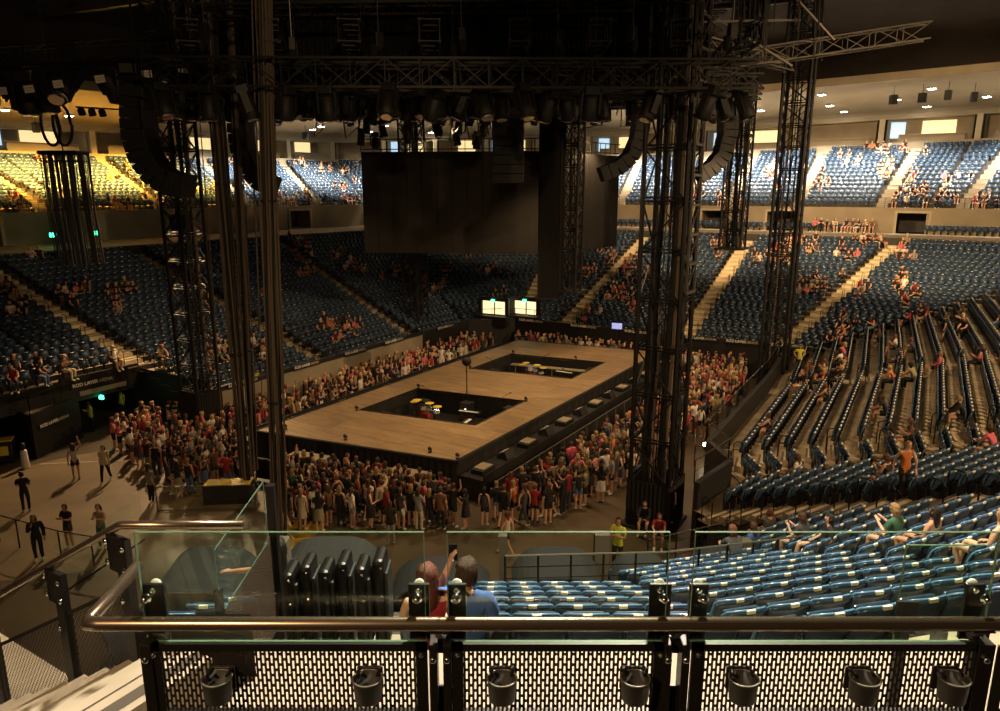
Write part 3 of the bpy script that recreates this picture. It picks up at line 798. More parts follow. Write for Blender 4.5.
# lower service ledges on both long sides with pale lidded boxes
def ledge(u, sgn, lb):
    a = st(u, 0) ; b = st(u, 1); d = (b-a); L = d.length; d.normalize(); nn = Vector((d.y, -d.x, 0))*sgn
    root = empty('service_ledge', tuple(a+nn*.75), 0, 'black service ledge along the %s side of the stage' % lb, 'platform', None); o = root.location.copy()
    mb = MB(); c = (a+b)/2+nn*.72-o; rz = math.atan2(d.y, d.x)
    mb.box((c.x, c.y, .5), (L, 1.2, 1.0), rz); mb.build('body', M['black'], root)
    mb = MB(); c = (a+b)/2+nn*1.36-o; mb.box((c.x, c.y, 1.12), (L, .05, .25), rz); mb.build('lip', M['black'], root)
    n = 13
    for k in range(n):
        p = a+d*(L*(k+.5)/n)+nn*.7
        if k % 2 == 0:
            r = empty('lidded_case', (p.x, p.y, 1.0), rz, None, 'case', 'pale lidded cases on the %s stage ledge' % lb)
            tag(r, 'flat pale lidded case lying on the %s service ledge of the stage' % lb)
            m1 = MB(); m1.box((0, 0, .10), (1.0, .6, .2)); m1.build('body', M['black'], r, bevel=.02)
            m1 = MB(); m1.box((0, 0, .215), (.7, .5, .03)); m1.build('lid', M['wall'], r)
        else:
            r = empty('monitor_wedge', (p.x, p.y, 1.0), rz, None, 'speaker', 'black floor monitors on the %s stage ledge' % lb)
            tag(r, 'black wedge monitor with pale grille strips on the %s stage ledge' % lb)
            m1 = MB(); m1.hexa([(-.35,-.3,0),(.35,-.3,0),(.35,.3,0),(-.35,.3,0),(-.35,-.12,.38),(.35,-.12,.38),(.35,.28,.15),(-.35,.28,.15)]); m1.build('cabinet', M['speaker'], r)
            m1 = MB()
            for t in (-.2, .12): m1.box((t, .1, .30), (.14, .22, .02), mt=Matrix.Rotation(R(-28), 3, 'X'))
            m1.build('grille_strip', M['white'], r)
ledge(1, 1, 'right'); ledge(0, -1, 'left')
# bass bins before the near edge
for k, (u, w) in enumerate(((.34, 1.9), (.82, 1.7))):
    p = st(u, 0); d = (SC[1]-SC[0]).normalized(); nn = Vector((d.y, -d.x, 0)); p = p + nn*.85
    r = empty('bass_bin_stack', (p.x, p.y, 0), math.atan2(d.y, d.x), 'black bass speaker stack with pale flat top, %s one before the near stage edge' % ('left' if k == 0 else 'right'), 'speaker')
    mb = MB(); mb.box((0, 0, .55), (w, .9, 1.1)); mb.build('cabinet', M['speaker'], r, bevel=.03)
    mb = MB(); mb.box((0, 0, 1.13), (w-.1, .8, .05)); mb.build('top_board', M['wall'], r)
    mb = MB()
    for x in (-w/4, w/4): mb.lathe((x, -.46, .55), [(.30, 0), (.30, .03), (.26, .04), (.05, .01)], 18, axis=Matrix.Rotation(R(90), 3, 'X'))
    mb.build('driver', M['black'], r)
# crowd barrier, one panel after another round the stage
def barrier(a, b, lb):
    d = b-a; L = d.length; d.normalize(); n = max(1, int(L/1.2)); rz = math.atan2(d.y, d.x)
    for k in range(n):
        p = a+d*(L*(k+.5)/n)
        if k == 0 and not hasattr(barrier, 'p'):
            r = empty('crowd_barrier', (0,0,0), 0)
            m1 = MB(); m1.tube([(-.58,0,0),(-.58,0,1.1),(.58,0,1.1),(.58,0,0)], .025, 6); m1.build('frame', M['truss_hi'], r)
            m1 = MB(); m1.box((0, 0, .6), (1.12, .015, .9)); m1.build('panel', M['black'], r)
            m1 = MB(); m1.box((0, -.35, .02), (1.1, .7, .03)); m1.build('foot_plate', M['black'], r)
            barrier.p = r
        else: r = copy_tree(barrier.p)
        r.location = (p.x, p.y, 0); r.rotation_euler = (0, 0, rz); tag(r, 'black panelled crowd barrier standing in the line ' + lb, 'barrier', 'crowd barriers ' + lb)
def off(u0, v0, u1, v1, m): 
    a, b = st(u0, v0), st(u1, v1); d = (b-a).normalized(); nn = Vector((d.y, -d.x, 0)); return a+nn*m, b+nn*m
a, b = off(0, 0, 1, 0, 1.7); barrier(a, b, 'before the near edge of the stage')
a, b = off(1, 0, 1, 1, 1.9); barrier(a, b, 'along the right side of the stage')
a, b = off(0, 1, 0, 0, 1.7); barrier(b, a, 'along the left side of the stage')

# ---- small things on and in the stage
def T(name, loc, rz, label, cat, group=None): return empty(name, tuple(loc), rz, label, cat, group)
def pole_fan(px, py, lb):
    p = atz(px, py, SZ-.5); r = T('ball_lamp_stand', (p.x, p.y, .35), 0, lb, 'lamp')
    m = MB(); m.tube([(0,0,.05),(0,0,2.9)], .03, 8); m.build('pole', M['black'], r)
    m = MB(); m.sphere((0,0,3.15), .26, 14); m.build('globe', M['speaker'], r, smooth=True)
    m = MB(); m.lathe((0,0,0), [(.3,0),(.3,.04),(.05,.07)], 16); m.build('base', M['black'], r)
pole_fan(467, 404, 'round globe on a tall black pole at the near pit')
def mic_stand(u, v, z, rz, lb):
    p = st(u, v, z); r = T('microphone_stand', p, rz, lb, 'microphone stand', None)
    m = MB(); m.lathe((0,0,0), [(.13,0),(.13,.02),(.02,.04)], 14); m.build('base', M['black'], r)
    m = MB(); m.tube([(0,0,.02),(0,0,1.25)], .012, 6); m.build('pole', M['black'], r)
    m = MB(); m.tube([(.35,0,1.05),(-.5,0,1.6)], .010, 6); m.build('boom', M['black'], r)
    m = MB(); m.tube([(-.5,0,1.6),(-.64,0,1.66)], .025, 8); m.build('microphone', M['chrome'], r)
for u, v, z, rz, lb in ((.30,.375,.35,.3,'boom microphone stand at the far left of the near pit'), (.68,.38,.35,2.8,'boom microphone stand at the far right of the near pit'), (.5,.25,.35,1.2,'microphone stand in the middle of the near pit'),
                        (.22,.70,.35,.5,'boom microphone stand at the left of the far pit'), (.42,.79,.35,2.6,'microphone stand at the back of the far pit'), (.75,.66,.35,.6,'boom microphone stand at the right of the far pit')):
    mic_stand(u, v, z, rz, lb)
def edge_light(u, v, lb):
    p = st(u, v, SZ); r = T('edge_light', p, ANG, lb, 'lamp', None)
    m = MB(); m.box((0,0,.03), (.2,.2,.06)); m.build('base', M['black'], r)
    m = MB(); m.bar((-.12,0,.05),(-.12,0,.28),.03); m.bar((.12,0,.05),(.12,0,.28),.03); m.build('yoke', M['black'], r)
    m = MB(); m.lathe((0,0,.27), [(.06,-.16),(.11,-.1),(.12,.12),(.10,.16)], 12, axis=Matrix.Rotation(R(50),3,'X')); m.build('head', M['black'], r, smooth=True)
for u, v, lb in ((.10,.03,'small black stage light at the near left corner of the deck'), (.44,.02,'small black stage light on the near deck edge above the left bass stack'), (.85,.02,'small black stage light on the near deck edge above the right bass stack'),
                 (.185,.185,'small black light at the near left corner of the near pit'), (.19,.39,'small black light at the far left corner of the near pit'), (.815,.385,'small black light at the far right corner of the near pit'), (.19,.605,'small black light at the near left corner of the far pit'),
                 (.2,.815,'small black light at the far left corner of the far pit'), (.62,.815,'small black light on the far edge of the far pit'), (.99,.01,'small black stage light at the near right corner of the deck')):
    edge_light(u, v, lb)
for o_ in COL.objects:
    if o_.name.startswith('edge_light'): o_.scale = (.62,)*3
def drum_kit(u, v, z, s, lb):
    p = st(u, v, z); r = T('drum_kit', p, ANG+3.1, lb, 'drum kit')
    Rx = Matrix.Rotation(R(90), 3, 'X')
    def drum(nm, c, rad, h, ax=None):
        m = MB(); m.lathe(c, [(rad,0),(rad,h)], 18, axis=ax); o = m.build(nm, M['redcase'] if rad > .2 else M['white'], r)
        m = MB(); m.lathe(c, [(rad+.01,h-.02),(rad+.01,h+.01)], 18, axis=ax); m.build('hoop', M['chrome'], o)
    drum('bass_drum', (0,.2,.32), .3, .42, Rx); drum('snare_drum', (-.4,-.35,.6), .18, .15); drum('tom', (-.18,.0,.78), .15, .2); drum('tom', (.2,.0,.78), .16, .22); drum('floor_tom', (.55,-.3,.35), .22, .38)
    for k, (x, y, zz) in enumerate(((-.75,0,1.1),(.7,.1,1.15),(-.45,.25,1.3),(.35,.3,1.35))):
        m = MB(); m.lathe((x,y,zz), [(.24,0),(.05,.02),(.02,.03)], 18); cy = m.build('cymbal', M['yellow'], r)
        m = MB(); m.tube([(x,y,0),(x,y,zz)], .012, 6); m.build('stand', M['chrome'], cy)
    m = MB(); m.lathe((0,-.75,0), [(.03,0),(.03,.45),(.18,.46),(.18,.52)], 14); m.build('stool', M['black'], r)
drum_kit(.38, .30, .35, 1, 'drum kit with white and red shells in the near pit')
drum_kit(.45, .72, .35, 1, 'small drum kit in the far pit')
def keyboard(u, v, rz, lb):
    p = st(u, v, .35); r = T('keyboard', p, rz, lb, 'keyboard')
    m = MB(); m.box((0,0,.95), (1.2,.35,.1)); m.build('body', M['black'], r, bevel=.01)
    m = MB(); m.box((0,-.06,1.005), (1.05,.15,.012)); m.build('keys', M['white'], r)
    m = MB()
    for s in (-1, 1): m.bar((-.4*s,-.1,0),(.4*s,.1,.9),.04)
    m.build('stand', M['black'], r)
keyboard(.62,.30,ANG+.2,'black keyboard on a crossed stand in the near pit, beside the drums'); keyboard(.70,.23,ANG+1.7,'black keyboard at the near right side of the near pit'); keyboard(.66,.71,ANG,'black keyboard on a stand in the far pit')
def rack(u, v, lb, lit=False):
    p = st(u, v, .35); r = T('equipment_rack', p, ANG, lb, 'rack')
    m = MB(); m.box((0,0,.5), (.6,.6,1.0)); m.build('case', M['black'], r, bevel=.02)
    m = MB()
    for k in range(6): m.box((0,-.31,.15+.14*k), (.5,.02,.09))
    m.build('units', M['truss_hi'], r)
    m = MB(); m.box((.12,-.325,.71), (.1,.02,.05)); m.build('indicator', M['phonelit'], r)
for u, v, lb in ((.27,.22,'black rack at the near left corner of the near pit'), (.3,.34,'black rack behind the drums in the near pit'), (.76,.36,'black rack at the far right corner of the near pit'), (.52,.36,'black rack at the back of the near pit'), (.27,.66,'black rack at the left end of the far pit'), (.77,.77,'black rack at the right end of the far pit'), (.55,.65,'black rack at the near side of the far pit')):
    rack(u, v, lb)
# long pale board inside the far pit
p, q = st(.24, .775), st(.78, .775); m = MB(); m.bar((p.x,p.y,1.12),(q.x,q.y,1.12),.5,.05); 
for t in (.05,.5,.95):
    c = lerp(p,q,t); m.bar((c.x,c.y,.36),(c.x,c.y,1.1),.06)
tag(m.build('pit_walkway', M['wall']), 'pale narrow walkway board on legs along the back of the far pit', 'walkway')

# ================================================================== TOWERS
def lattice(mb, P, Q, side, bays, w, pat='X', thick=.035):
    """braces between two parallel chords P0->P1 and Q0->Q1"""
    for k in range(bays+1):
        a = lerp(P[0], P[1], k/bays); b = lerp(Q[0], Q[1], k/bays); mb.bar(a, b, thick)
        if k < bays:
            a2 = lerp(P[0], P[1], (k+1)/bays); b2 = lerp(Q[0], Q[1], (k+1)/bays)
            if pat == 'X': mb.bar(a, b2, thick*.8); mb.bar(b, a2, thick*.8)
            elif (k % 2) == 0: mb.bar(a, b2, thick*.9)
            else: mb.bar(b, a2, thick*.9)
def tower(c, w, z0, z1, label, ang=ANG, pat='X', bay=1.4, chord=.13, drape=0, ladder=None, name='truss_tower', cables=6, seed=1):
    root = empty(name, (c[0], c[1], z0), ang, label, 'truss'); h = z1-z0; hw = w/2
    cs = [Vector((x*hw, y*hw, 0)) for x, y in ((-1,-1),(1,-1),(1,1),(-1,1))]
    for q in cs:
        m = MB(); m.tube([q, q+ZV*h], chord/2, 6); 
        m.build('chord', M['truss'], root)
    nb = max(2, round(h/bay))
    for i in range(4):
        a, b = cs[i], cs[(i+1) % 4]; m = MB(); lattice(m, (a, a+ZV*h), (b, b+ZV*h), 0, nb, w, pat, .055)
        for k in range(nb+1):
            zz = h*k/nb; m.bar(a+ZV*(zz+.12), b+ZV*(zz+.12), .05)
        m.build('lattice', M['truss'], root)
    if cables:
        rr = random.Random(seed)
        for k in range(cables):
            x, y = rr.uniform(-hw*.8, hw*.8), rr.uniform(-hw*.8, hw*.8)
            m = MB(); m.tube([(x+rr.uniform(-.08,.08), y+rr.uniform(-.05,.05), h*t/8) for t in range(9)], rr.choice((.03,.05,.09)), 5); m.build('cable', M['cable'] if k % 5 == 0 else M['black'], root)
    if drape:
        m = MB(); n = 10
        for i in range(4):
            a, b = cs[i]*1.12, cs[(i+1) % 4]*1.12; nn = Vector((b.y-a.y, a.x-b.x, 0)).normalized()
            for k in range(n):
                p, q = lerp(a, b, k/n), lerp(a, b, (k+1)/n); mm = (p+q)/2+nn*.05
                m.quad(p, mm, mm+ZV*drape, p+ZV*drape); m.quad(mm, q, q+ZV*drape, mm+ZV*drape)
        m.build('drape', M['drape'], root)
    m = MB(); m.box((0,0,.06), (w+.5, w+.5, .12)); m.build('base_plate', M['black'], root)
    if ladder:
        m = MB(); x0 = hw+.10; zz0, zz1 = ladder
        a, b = Vector((x0,-hw*.55,zz0)), Vector((x0,hw*.75,zz0)); L = ZV*(zz1-zz0)
        m.bar(a, a+L, .07); m.bar(b, b+L, .07); n = int((zz1-zz0)/1.0)
        for k in range(n+1): m.bar(a+L*k/n, b+L*k/n, .09)
        for k in range(n): m.bar(a+L*k/n, b+L*(k+1)/n, .03)
        m.build('ladder', M['truss_hi'], root)  # paler grey carries the light falling on this side of the tower
    return root
tower((5.95, 25.3), 1.5, 0, 26, 'thickest black truss tower with ladder painted as lit, rising beside the right of the stage', pat='Z', bay=1.7, drape=1.9, ladder=(9.0, 22), chord=.17, cables=18, seed=3)
tower((17.1, 43.1), 1.42, 0, 26, 'black truss tower of crossed braces standing by the far right stair', pat='X', bay=1.25, chord=.2, drape=1.2, cables=8, seed=5)
tower((-15.3, 34.9), 1.3, 0, 26, 'black truss tower standing by the left stand behind the cable bundles', pat='X', bay=1.3, chord=.2, drape=2.6, cables=5, seed=6)
tower((-6.6, 55.0), 1.35, 0, 25, 'black truss tower at the far left corner, partly hidden by the screen', pat='X', bay=1.3, chord=.14, drape=1.6, cables=7, seed=8)

def hung_tower(pxl, pxr, pyt, pyb, Y, label, seed, solid=False, w=None):
    b = atY((pxl+pxr)/2, pyb, Y); l = atY(pxl, pyb, Y); r_ = atY(pxr, pyb, Y); ww = w or (r_.x-l.x)/1.37
    return tower((b.x, b.y), ww, b.z, 25.5, label, name='hanging_truss', bay=1.1, cables=12 if solid else 6, seed=seed, pat='X')
hung_tower(562, 581, 120, 292, 38, 'hanging truss column with thin lit cables right of the black masking column', 21, w=.75)
hung_tower(718, 746, 100, 249, 44, 'black hanging truss packed with cables, left of the far right tower', 22, True)
m = MB(); p = atY(549, 297, 38); 
mk = empty('masking_column', (p.x, p.y, p.z), 0, 'tall flat black masking column hanging before the right half of the screen', 'drape')
m.box((0,0,5.5), (1.25,.5,11)); 
for k in range(9): m.box((-.5+.125*k,-.27,5.5), (.05,.06,11))
m.build('cloth', M['drape'], mk); m = MB(); m.box((0,0,-.05),(1.45,.7,.1)); m.build('weight_bar', M['truss'], mk)
# ---- bundles of hanging cable
def bundle(top, bot, Y, n, rad, label, seed, zb=None):
    a = atY(top[0], top[1], Y); b = atY(bot[0], bot[1], Y); d = (b-a); 
    t = (26.5-a.z)/d.z; a2 = a + d*t
    root = empty('cable_bundle', tuple(b), 0, label, 'cable'); rr = random.Random(seed)
    for k in range(n):
        an = rr.uniform(0, 6.28); q = rad*math.sqrt(rr.random()); ox, oy = q*math.cos(an), q*math.sin(an)
        P = []
        for j in range(15):
            s = j/14; w = .05*math.sin(s*9+k)*(1-s*.3)
            P.append((lerp(0, (a2-b).x, s)+ox*(1+.25*math.sin(s*5+k))+w*.6, oy+w, lerp(0, a2.z-b.z, s)))
        m = MB(); m.tube(P, rr.choice((.018,.026,.034)), 5); m.build('cable', M['cable'] if rr.random() < .7 else M['black'], root)
    for s in (.2,.45,.7):
        m = MB(); c = (a2-b)*s; m.lathe((c.x, 0, c.z), [(rad*1.1,-.03),(rad*1.1,.03)], 12); m.build('tie', M['black'], root)
bundle((209, 0), (246, 478), 26.2, 26, .22, 'leftmost thick bundle of brown black cables hanging before the left tower', 1)
bundle((229, 0), (254, 470), 27.5, 20, .16, 'thinner middle bundle of hanging dark cables, between the two thick ones', 2)
bundle((263, 0), (279, 545), 22.6, 34, .24, 'rightmost thick bundle of dark cables hanging down to the floor by the yellow mat', 3)
for k, (t, b_, Y) in enumerate((((190,0),(222,420),29), ((243,0),(262,380),30), ((246,0),(263,420),31), ((131,20),(152,190),30))):
    a = atY(*t, Y); b = atY(*b_, Y); m = MB(); m.tube([a+(a-b).normalized()*6, a, lerp(a, b, .5)+Vector((.05,0,0)), b], .022, 5)
    tag(m.build('hanging_cable', M['cable']), ('single thin cable just left of the leftmost thick bundle','single thin cable left of the rightmost bundle','second thin cable close to the rightmost bundle','thin cable slanting before the left speaker array')[k], 'cable')
# hung cable pick at the far left: a frame with four bundles under it
p = atY(79, 268, 37); pk = empty('cable_pick', tuple(p), 0, 'black frame at far left with bundles of cable hanging down to the seats', 'rigging')
zt = atY(79, 153, 37).z - p.z
m = MB(); m.box((0,0,zt),(1.9,1.2,.18)); m.box((0,0,zt-.4),(1.8,1.1,.06)); m.build('frame', M['truss'], pk)
rr = random.Random(4)
for cx, rad, n in ((-.95,.10,7),(-.45,.2,10),(.15,.16,8),(.55,.1,6),(.95,.10,7)):
    for k in range(n):
        x = cx+rr.uniform(-rad,rad); y = rr.uniform(-.4,.4); m = MB(); m.tube([(x,y,zt),(x+rr.uniform(-.06,.06),y,zt*.5),(x+.12,y,rr.uniform(-.05,.3))], rr.choice((.025,.045,.06)), 5); m.build('cable', M['black'], pk)
for sx, h0, h1 in ((-.5, 0, 2.4), (.1, .3, 2.0)):
    m = MB(); n = 18
    m.tube([(sx+.45*math.cos(t*6.283/n)+.05*t/n, 0, zt+.3+1.05+1.0*math.sin(t*6.283/n)) for t in range(n+1)], .07, 6); m.build('cable_loop', M['black'], pk)
m = MB(); m.tube([(0,0,zt),(-.2,0,zt+2),(-.3,0,26-p.z)], .035, 5); m.build('hoist_chain', M['chrome'], pk)

# ================================================================== SPEAKER ARRAYS
def array(pts, Y, wid, label, face=1, dep=.62, side=True, n=None):
    """cabinets strung along a path of pixels at distance Y; side=True: seen from the side"""
    P = [atY(x, y, Y) for x, y in pts]
    root = empty('speaker_array', tuple(P[0]), 0, label, 'speaker')
    seg = [0]
    for a, b in zip(P, P[1:]): seg.append(seg[-1]+(b-a).length)
    n = n or int(seg[-1]/.36)
    def at_(s):
        for i in range(len(P)-1):
            if s <= seg[i+1]+1e-6: return lerp(P[i], P[i+1], (s-seg[i])/(seg[i+1]-seg[i])), (P[i+1]-P[i]).normalized()
        return P[-1], (P[-1]-P[-2]).normalized()
    o = P[0]
    for k in range(n):
        s0 = seg[-1]*k/n; s1 = seg[-1]*(k+1)/n; c, _ = at_((s0+s1)/2); a, _ = at_(s0); b, _ = at_(s1); t = (b-a).normalized(); L = (b-a).length
        u = Vector((0,1,0)); v = t.cross(u).normalized()
        mt = Matrix((v, u, -t)).transposed().to_3x3()
        m = MB(); sz = (dep, wid, L*.96) if side else (wid, dep, L*.96)
        m.box(c-o, sz, mt=mt); cb = m.build('speaker_cabinet', M['speaker'], root, bevel=.02)
        m = MB()
        for q in (-1, 1):
            m.box(c-o+v*(sz[0]*.36*q)-u*(sz[1]/2+.01), (.05, .02, L*.7), mt=mt)
        m.build('handle', M['black'], cb)
    m = MB(); m.box((0,0,.25), (dep*1.1, wid*1.05, .12) if side else (wid*1.05, dep*1.1, .12)); m.bar((0,0,.25),(0,0,26-o.z),.05); m.build('hoist_frame', M['truss'], root)
    return root
array([(139,88),(139,120),(141,140),(147,158),(157,173),(171,183),(190,187)], 27, 1.2, 'curved black speaker array at far left, sweeping down to the right', dep=.85)
array([(242,95),(241,130),(244,152),(252,170),(262,181),(276,187)], 30, 1.1, 'curved black speaker array seen behind the rightmost cable bundle', dep=.75)
array([(508,50),(508,183)], 30, 1.28, 'straight black speaker column hanging before the middle of the screen', side=False)
array([(641,68),(641,120),(638,140),(630,157),(618,168),(600,175)], 31, 1.2, 'curved black speaker array at the right end of the screen', dep=.62)
array([(728,108),(727,135),(722,155),(712,167),(697,177)], 38, 1.2, 'curved black speaker array left of the far right tower', dep=.75)
# ================================================================== SCREEN
sc = empty('video_screen', tuple(atY(365, 252, 46)), 0, 'huge dark hanging video screen above the far end of the stage', 'screen'); o = sc.location.copy()
A1, A2 = atY(361,153,46), atY(365,252,46); B1, B2 = atY(545,150,45), atY(545,254.5,45)
zt, zb_ = (A1.z+B1.z)/2, (A2.z+B2.z)/2
Cx = atY(620,148,51.5); 
X0, X1, X2 = Vector((A1.x*.5+A2.x*.5,46,0)), Vector((B1.x,45,0)), Vector((Cx.x,51.5,0))
for p, q in ((X0, X1), (X1, X2)):
    m = MB(); d = (q-p).normalized(); nn = Vector((d.y,-d.x,0))*.35
    m.hexa([(x.x-o.x, x.y-o.y, z-o.z) for z in (zb_, zt) for x in (p, q, q-nn, p-nn)]); m.build('panel', M['screen'], sc)
    n = int((q-p).length/.9); m = MB()
    for k in range(1, n):
        c = lerp(p, q, k/n)+nn*.03; m.bar((c.x-o.x,c.y-o.y,zb_-o.z),(c.x-o.x,c.y-o.y,zt-o.z),.015)
    m.build('seam', M['black'], sc)
m = MB()
for p, q in ((X0, X1), (X1, X2)):
    for h in (.15, .75): m.bar((p.x-o.x,p.y-o.y,zt+h-o.z),(q.x-o.x,q.y-o.y,zt+h-o.z),.06)
    for k in range(14):
        c = lerp(p, q, k/14); m.bar((c.x-o.x,c.y-o.y,zt-o.z),(c.x-o.x,c.y-o.y,zt+.78-o.z),.04)
m.build('hanging_frame', M['truss'], sc)
# ================================================================== RIGGING OVER THE STAGE
from mathutils.bvhtree import BVHTree
def truss_h(a, b, w, label, m='truss', group=None, bay=1.0, name='lighting_truss'):
    a = Vector(a); b = Vector(b); root = empty(name, tuple(a), 0, label, 'truss', group); d = (b-a); L = d.length; d.normalize()
    s = Vector((-d.y, d.x, 0)).normalized()*w/2; u = ZV*w/2; n = max(2, int(L/bay)); e = d*L
    c = [s+u, s-u, -s-u, -s+u]
    for q in c:
        mb = MB(); mb.bar(q, q+e, .07); mb.build('chord', M[m], root)
    mb = MB()
    for i in range(4):
        p, q = c[i], c[(i+1) % 4]
        for k in range(n):
            x = lerp(p, p+e, k/n); y = lerp(q, q+e, (k+1)/n); x2 = lerp(q, q+e, k/n); y2 = lerp(p, p+e, (k+1)/n)
            mb.bar(x, y if k % 2 == 0 else x2, .035); 
            if k % 2: mb.bar(x2, y2, .035)
            mb.bar(x, x2, .03)
    mb.build('lacing', M[m], root)
    return root
def make_light():
    r = empty('moving_light', (0,0,0))
    m = MB(); m.box((0,0,-.12), (.34,.30,.2)); m.build('base', M['black'], r, bevel=.02)
    m = MB(); m.box((-.22,0,-.42), (.05,.16,.5)); m.box((.22,0,-.42), (.05,.16,.5)); m.box((0,0,-.21),(.46,.16,.04)); m.build('yoke', M['black'], r)
    m = MB(); m.lathe((0,0,-.5), [(.10,.26),(.17,.2),(.18,-.1),(.20,-.3),(.17,-.32)], 12); h = m.build('head', M['speaker'], r, smooth=True)
    m = MB(); m.lathe((0,0,-.83), [(.15,.0),(.13,-.02)], 12); m.build('lens', M['chrome'], h)
    return r
ml = make_light(); mlc = kids(ml); mlh = [k for k in mlc if k.name.startswith('head')][0]; mll = kids(mlh)[0]; used = [False]
def light_at(p, rz, tilt, label, group):
    if not used[0]: r = ml; used[0] = True; hd_ = mlh
    else:
        r = ml.copy(); COL.objects.link(r)
        for k in mlc:
            c = k.copy(); COL.objects.link(c); c.parent = r
            if k == mlh:
                l = mll.copy(); COL.objects.link(l); l.parent = c; hd_ = c
    r.location = p; r.rotation_euler = (tilt, 0, rz); tag(r, label, 'stage light', group); r.scale = (1.25,)*3
    return r
rr = random.Random(99)
rows = []
Ys = [22.5, 25.5, 28.5, 31.5, 34.5, 37.5, 40.5, 43.5, 47]
depthname = ['nearest', 'second nearest', 'third', 'fourth', 'middle', 'sixth', 'seventh', 'second farthest', 'farthest']
for i, Y in enumerate(Ys):
    xl = atY(150+6*i, 80, Y).x; xr = atY(760 - (i % 3)*25, 80, Y).x
    z0 = atY(500, 84 + 3*i, Y).z + .3
    truss_h((xl, Y, z0), (xr, Y, z0+.4*rr.uniform(-1,1)), .8, 'long black box truss full of lamps over the stage, %s of the crosswise row' % depthname[i])
    truss_h((xl+1, Y+1, z0+2.4), (xr-1.5, Y+1, z0+2.6), .7, 'bare black box truss one level above the lamps, %s of its row' % depthname[i])
    truss_h((xl+2, Y+.5, z0+4.9), (xr-.5, Y+.5, z0+5.3), .7, 'black box truss close under the roof, %s of its row' % depthname[i])
    n = 16
    for k in range(n):
        x = lerp(xl, xr, (k+.5)/n)+rr.uniform(-.3,.3)
        if rr.random() < .15: continue
        light_at((x, Y+rr.choice((-.35,.35)), z0-.35), rr.uniform(0,6.28), rr.uniform(-.5,.5), 'black moving stage light hanging from the %s crosswise truss' % depthname[i], 'moving lights on the %s crosswise truss' % depthname[i])
    rows.append((Y, xl, xr, z0))
for k, px in enumerate((190, 270, 350, 430, 520, 600, 680, 750)):
    a = atY(px, 60, 22.5); f = rows[0]; b = Vector((lerp(rows[-1][1], rows[-1][2], (a.x-f[1])/(f[2]-f[1])), 47, rows[-1][3]+1.3))
    truss_h((a.x, 22.5, f[3]+1.2), tuple(b), .6, 'black truss running lengthwise over the stage, number of others beside it hidden in the rig' if False else 'black truss running lengthwise over the stage, ' + ['leftmost','second from left','third from left','left of the centre','right of the centre','third from right','second from right','rightmost'][k], bay=1.3)
# black borders hung in the rig
for Y, x0, x1, t, b, lb in ((26.5, 290, 700, 0, 66, 'nearest'), (36, 250, 690, 0, 84, 'middle'), (46, 255, 705, 2, 108, 'farthest')):
    p0 = atY(x0, b, Y); p1 = atY(x1, b, Y); zt_ = atY(500, t, Y).z; r = empty('black_border', tuple(p0), 0, 'black cloth border hung in the rigging over the stage, %s one' % lb, 'drape')
    m = MB(); n = 90
    for k in range(n):
        x = (p1.x-p0.x)*k/n; x2 = (p1.x-p0.x)*(k+1)/n; xm = (x+x2)/2
        m.quad((x,0,0),(xm,.12,0),(xm,.12,zt_-p0.z),(x,0,zt_-p0.z)); m.quad((xm,.12,0),(x2,0,0),(x2,0,zt_-p0.z),(xm,.12,zt_-p0.z))
    m.build('cloth', M['drape'], r); m = MB(); m.bar((0,.05,zt_-p0.z),(p1.x-p0.x,.05,zt_-p0.z),.09); m.build('pipe', M['truss'], r)
# chain hoists
hz = empty('chain_hoist', (0,0,0)); m = MB(); m.box((0,0,.35), (.25,.2,.45)); m.build('motor', M['black'], hz, bevel=.02); m = MB(); m.bar((0,0,.5),(0,0,6.5),.022); m.build('chain', M['truss_hi'], hz); m = MB(); m.lathe((.16,0,.0),[(.02,-.2),(.10,-.1),(.11,.2)],10); m.build('chain_bag', M['drape'], hz)
first = True; hk = kids(hz)
for i, (Y, xl, xr, z0) in enumerate(rows):
    for k in range(7):
        x = lerp(xl, xr, (k+.3+rr.uniform(0,.4))/7)
        if first: r = hz; first = False
        else:
            r = hz.copy(); COL.objects.link(r)
            for q in hk: c = q.copy(); COL.objects.link(c); c.parent = r
        r.location = (x, Y+.2, z0+.45+rr.uniform(0,.5)); r.rotation_euler = (0,0,rr.uniform(0,6)); tag(r, 'black chain hoist with grey chain holding up the %s crosswise truss' % depthname[i], 'hoist', 'chain hoists of the %s crosswise truss' % depthname[i])
# dangling cables out of the rig
for i in range(46):
    Y = rr.choice((26, 33, 40, 46.5)); px = rr.uniform(290, 640); top = atY(px, 84, Y); b = atY(px+rr.uniform(-8,8), rr.uniform(112, 142 if px < 500 else 132), Y)
    m = MB(); m.tube([top+ZV*1.2, lerp(top, b, .5)+Vector((rr.uniform(-.25,.25),0,0)), b, b+Vector((rr.uniform(.2,.7),0,rr.uniform(.1,.5))), top+Vector((rr.uniform(.3,1),0,.6))], .03, 5)
    tag(m.build('cable_loop', M['black']), 'slack black cable loop drooping from the rig %s' % ('above the left half of the screen' if px < 490 else 'above the right half of the screen' if px > 365 and px < 620 else 'beside the screen'), 'cable', 'slack cable loops over the screen ' + ('left' if px < 490 else 'right'))
# stacked gear above the screen
for k, (px, py, Y) in enumerate(((375,132,45),(405,126,45),(436,120,45),(455,128,45),(478,131,45),(362,128,45))):
    for j in range(3):
        p = atY(px+j*5, py-12*j, Y); light_at((p.x, p.y, p.z), rr.uniform(0,6), rr.uniform(-.3,.3), 'black moving stage light hanging close above the left half of the screen', 'moving lights above the screen')
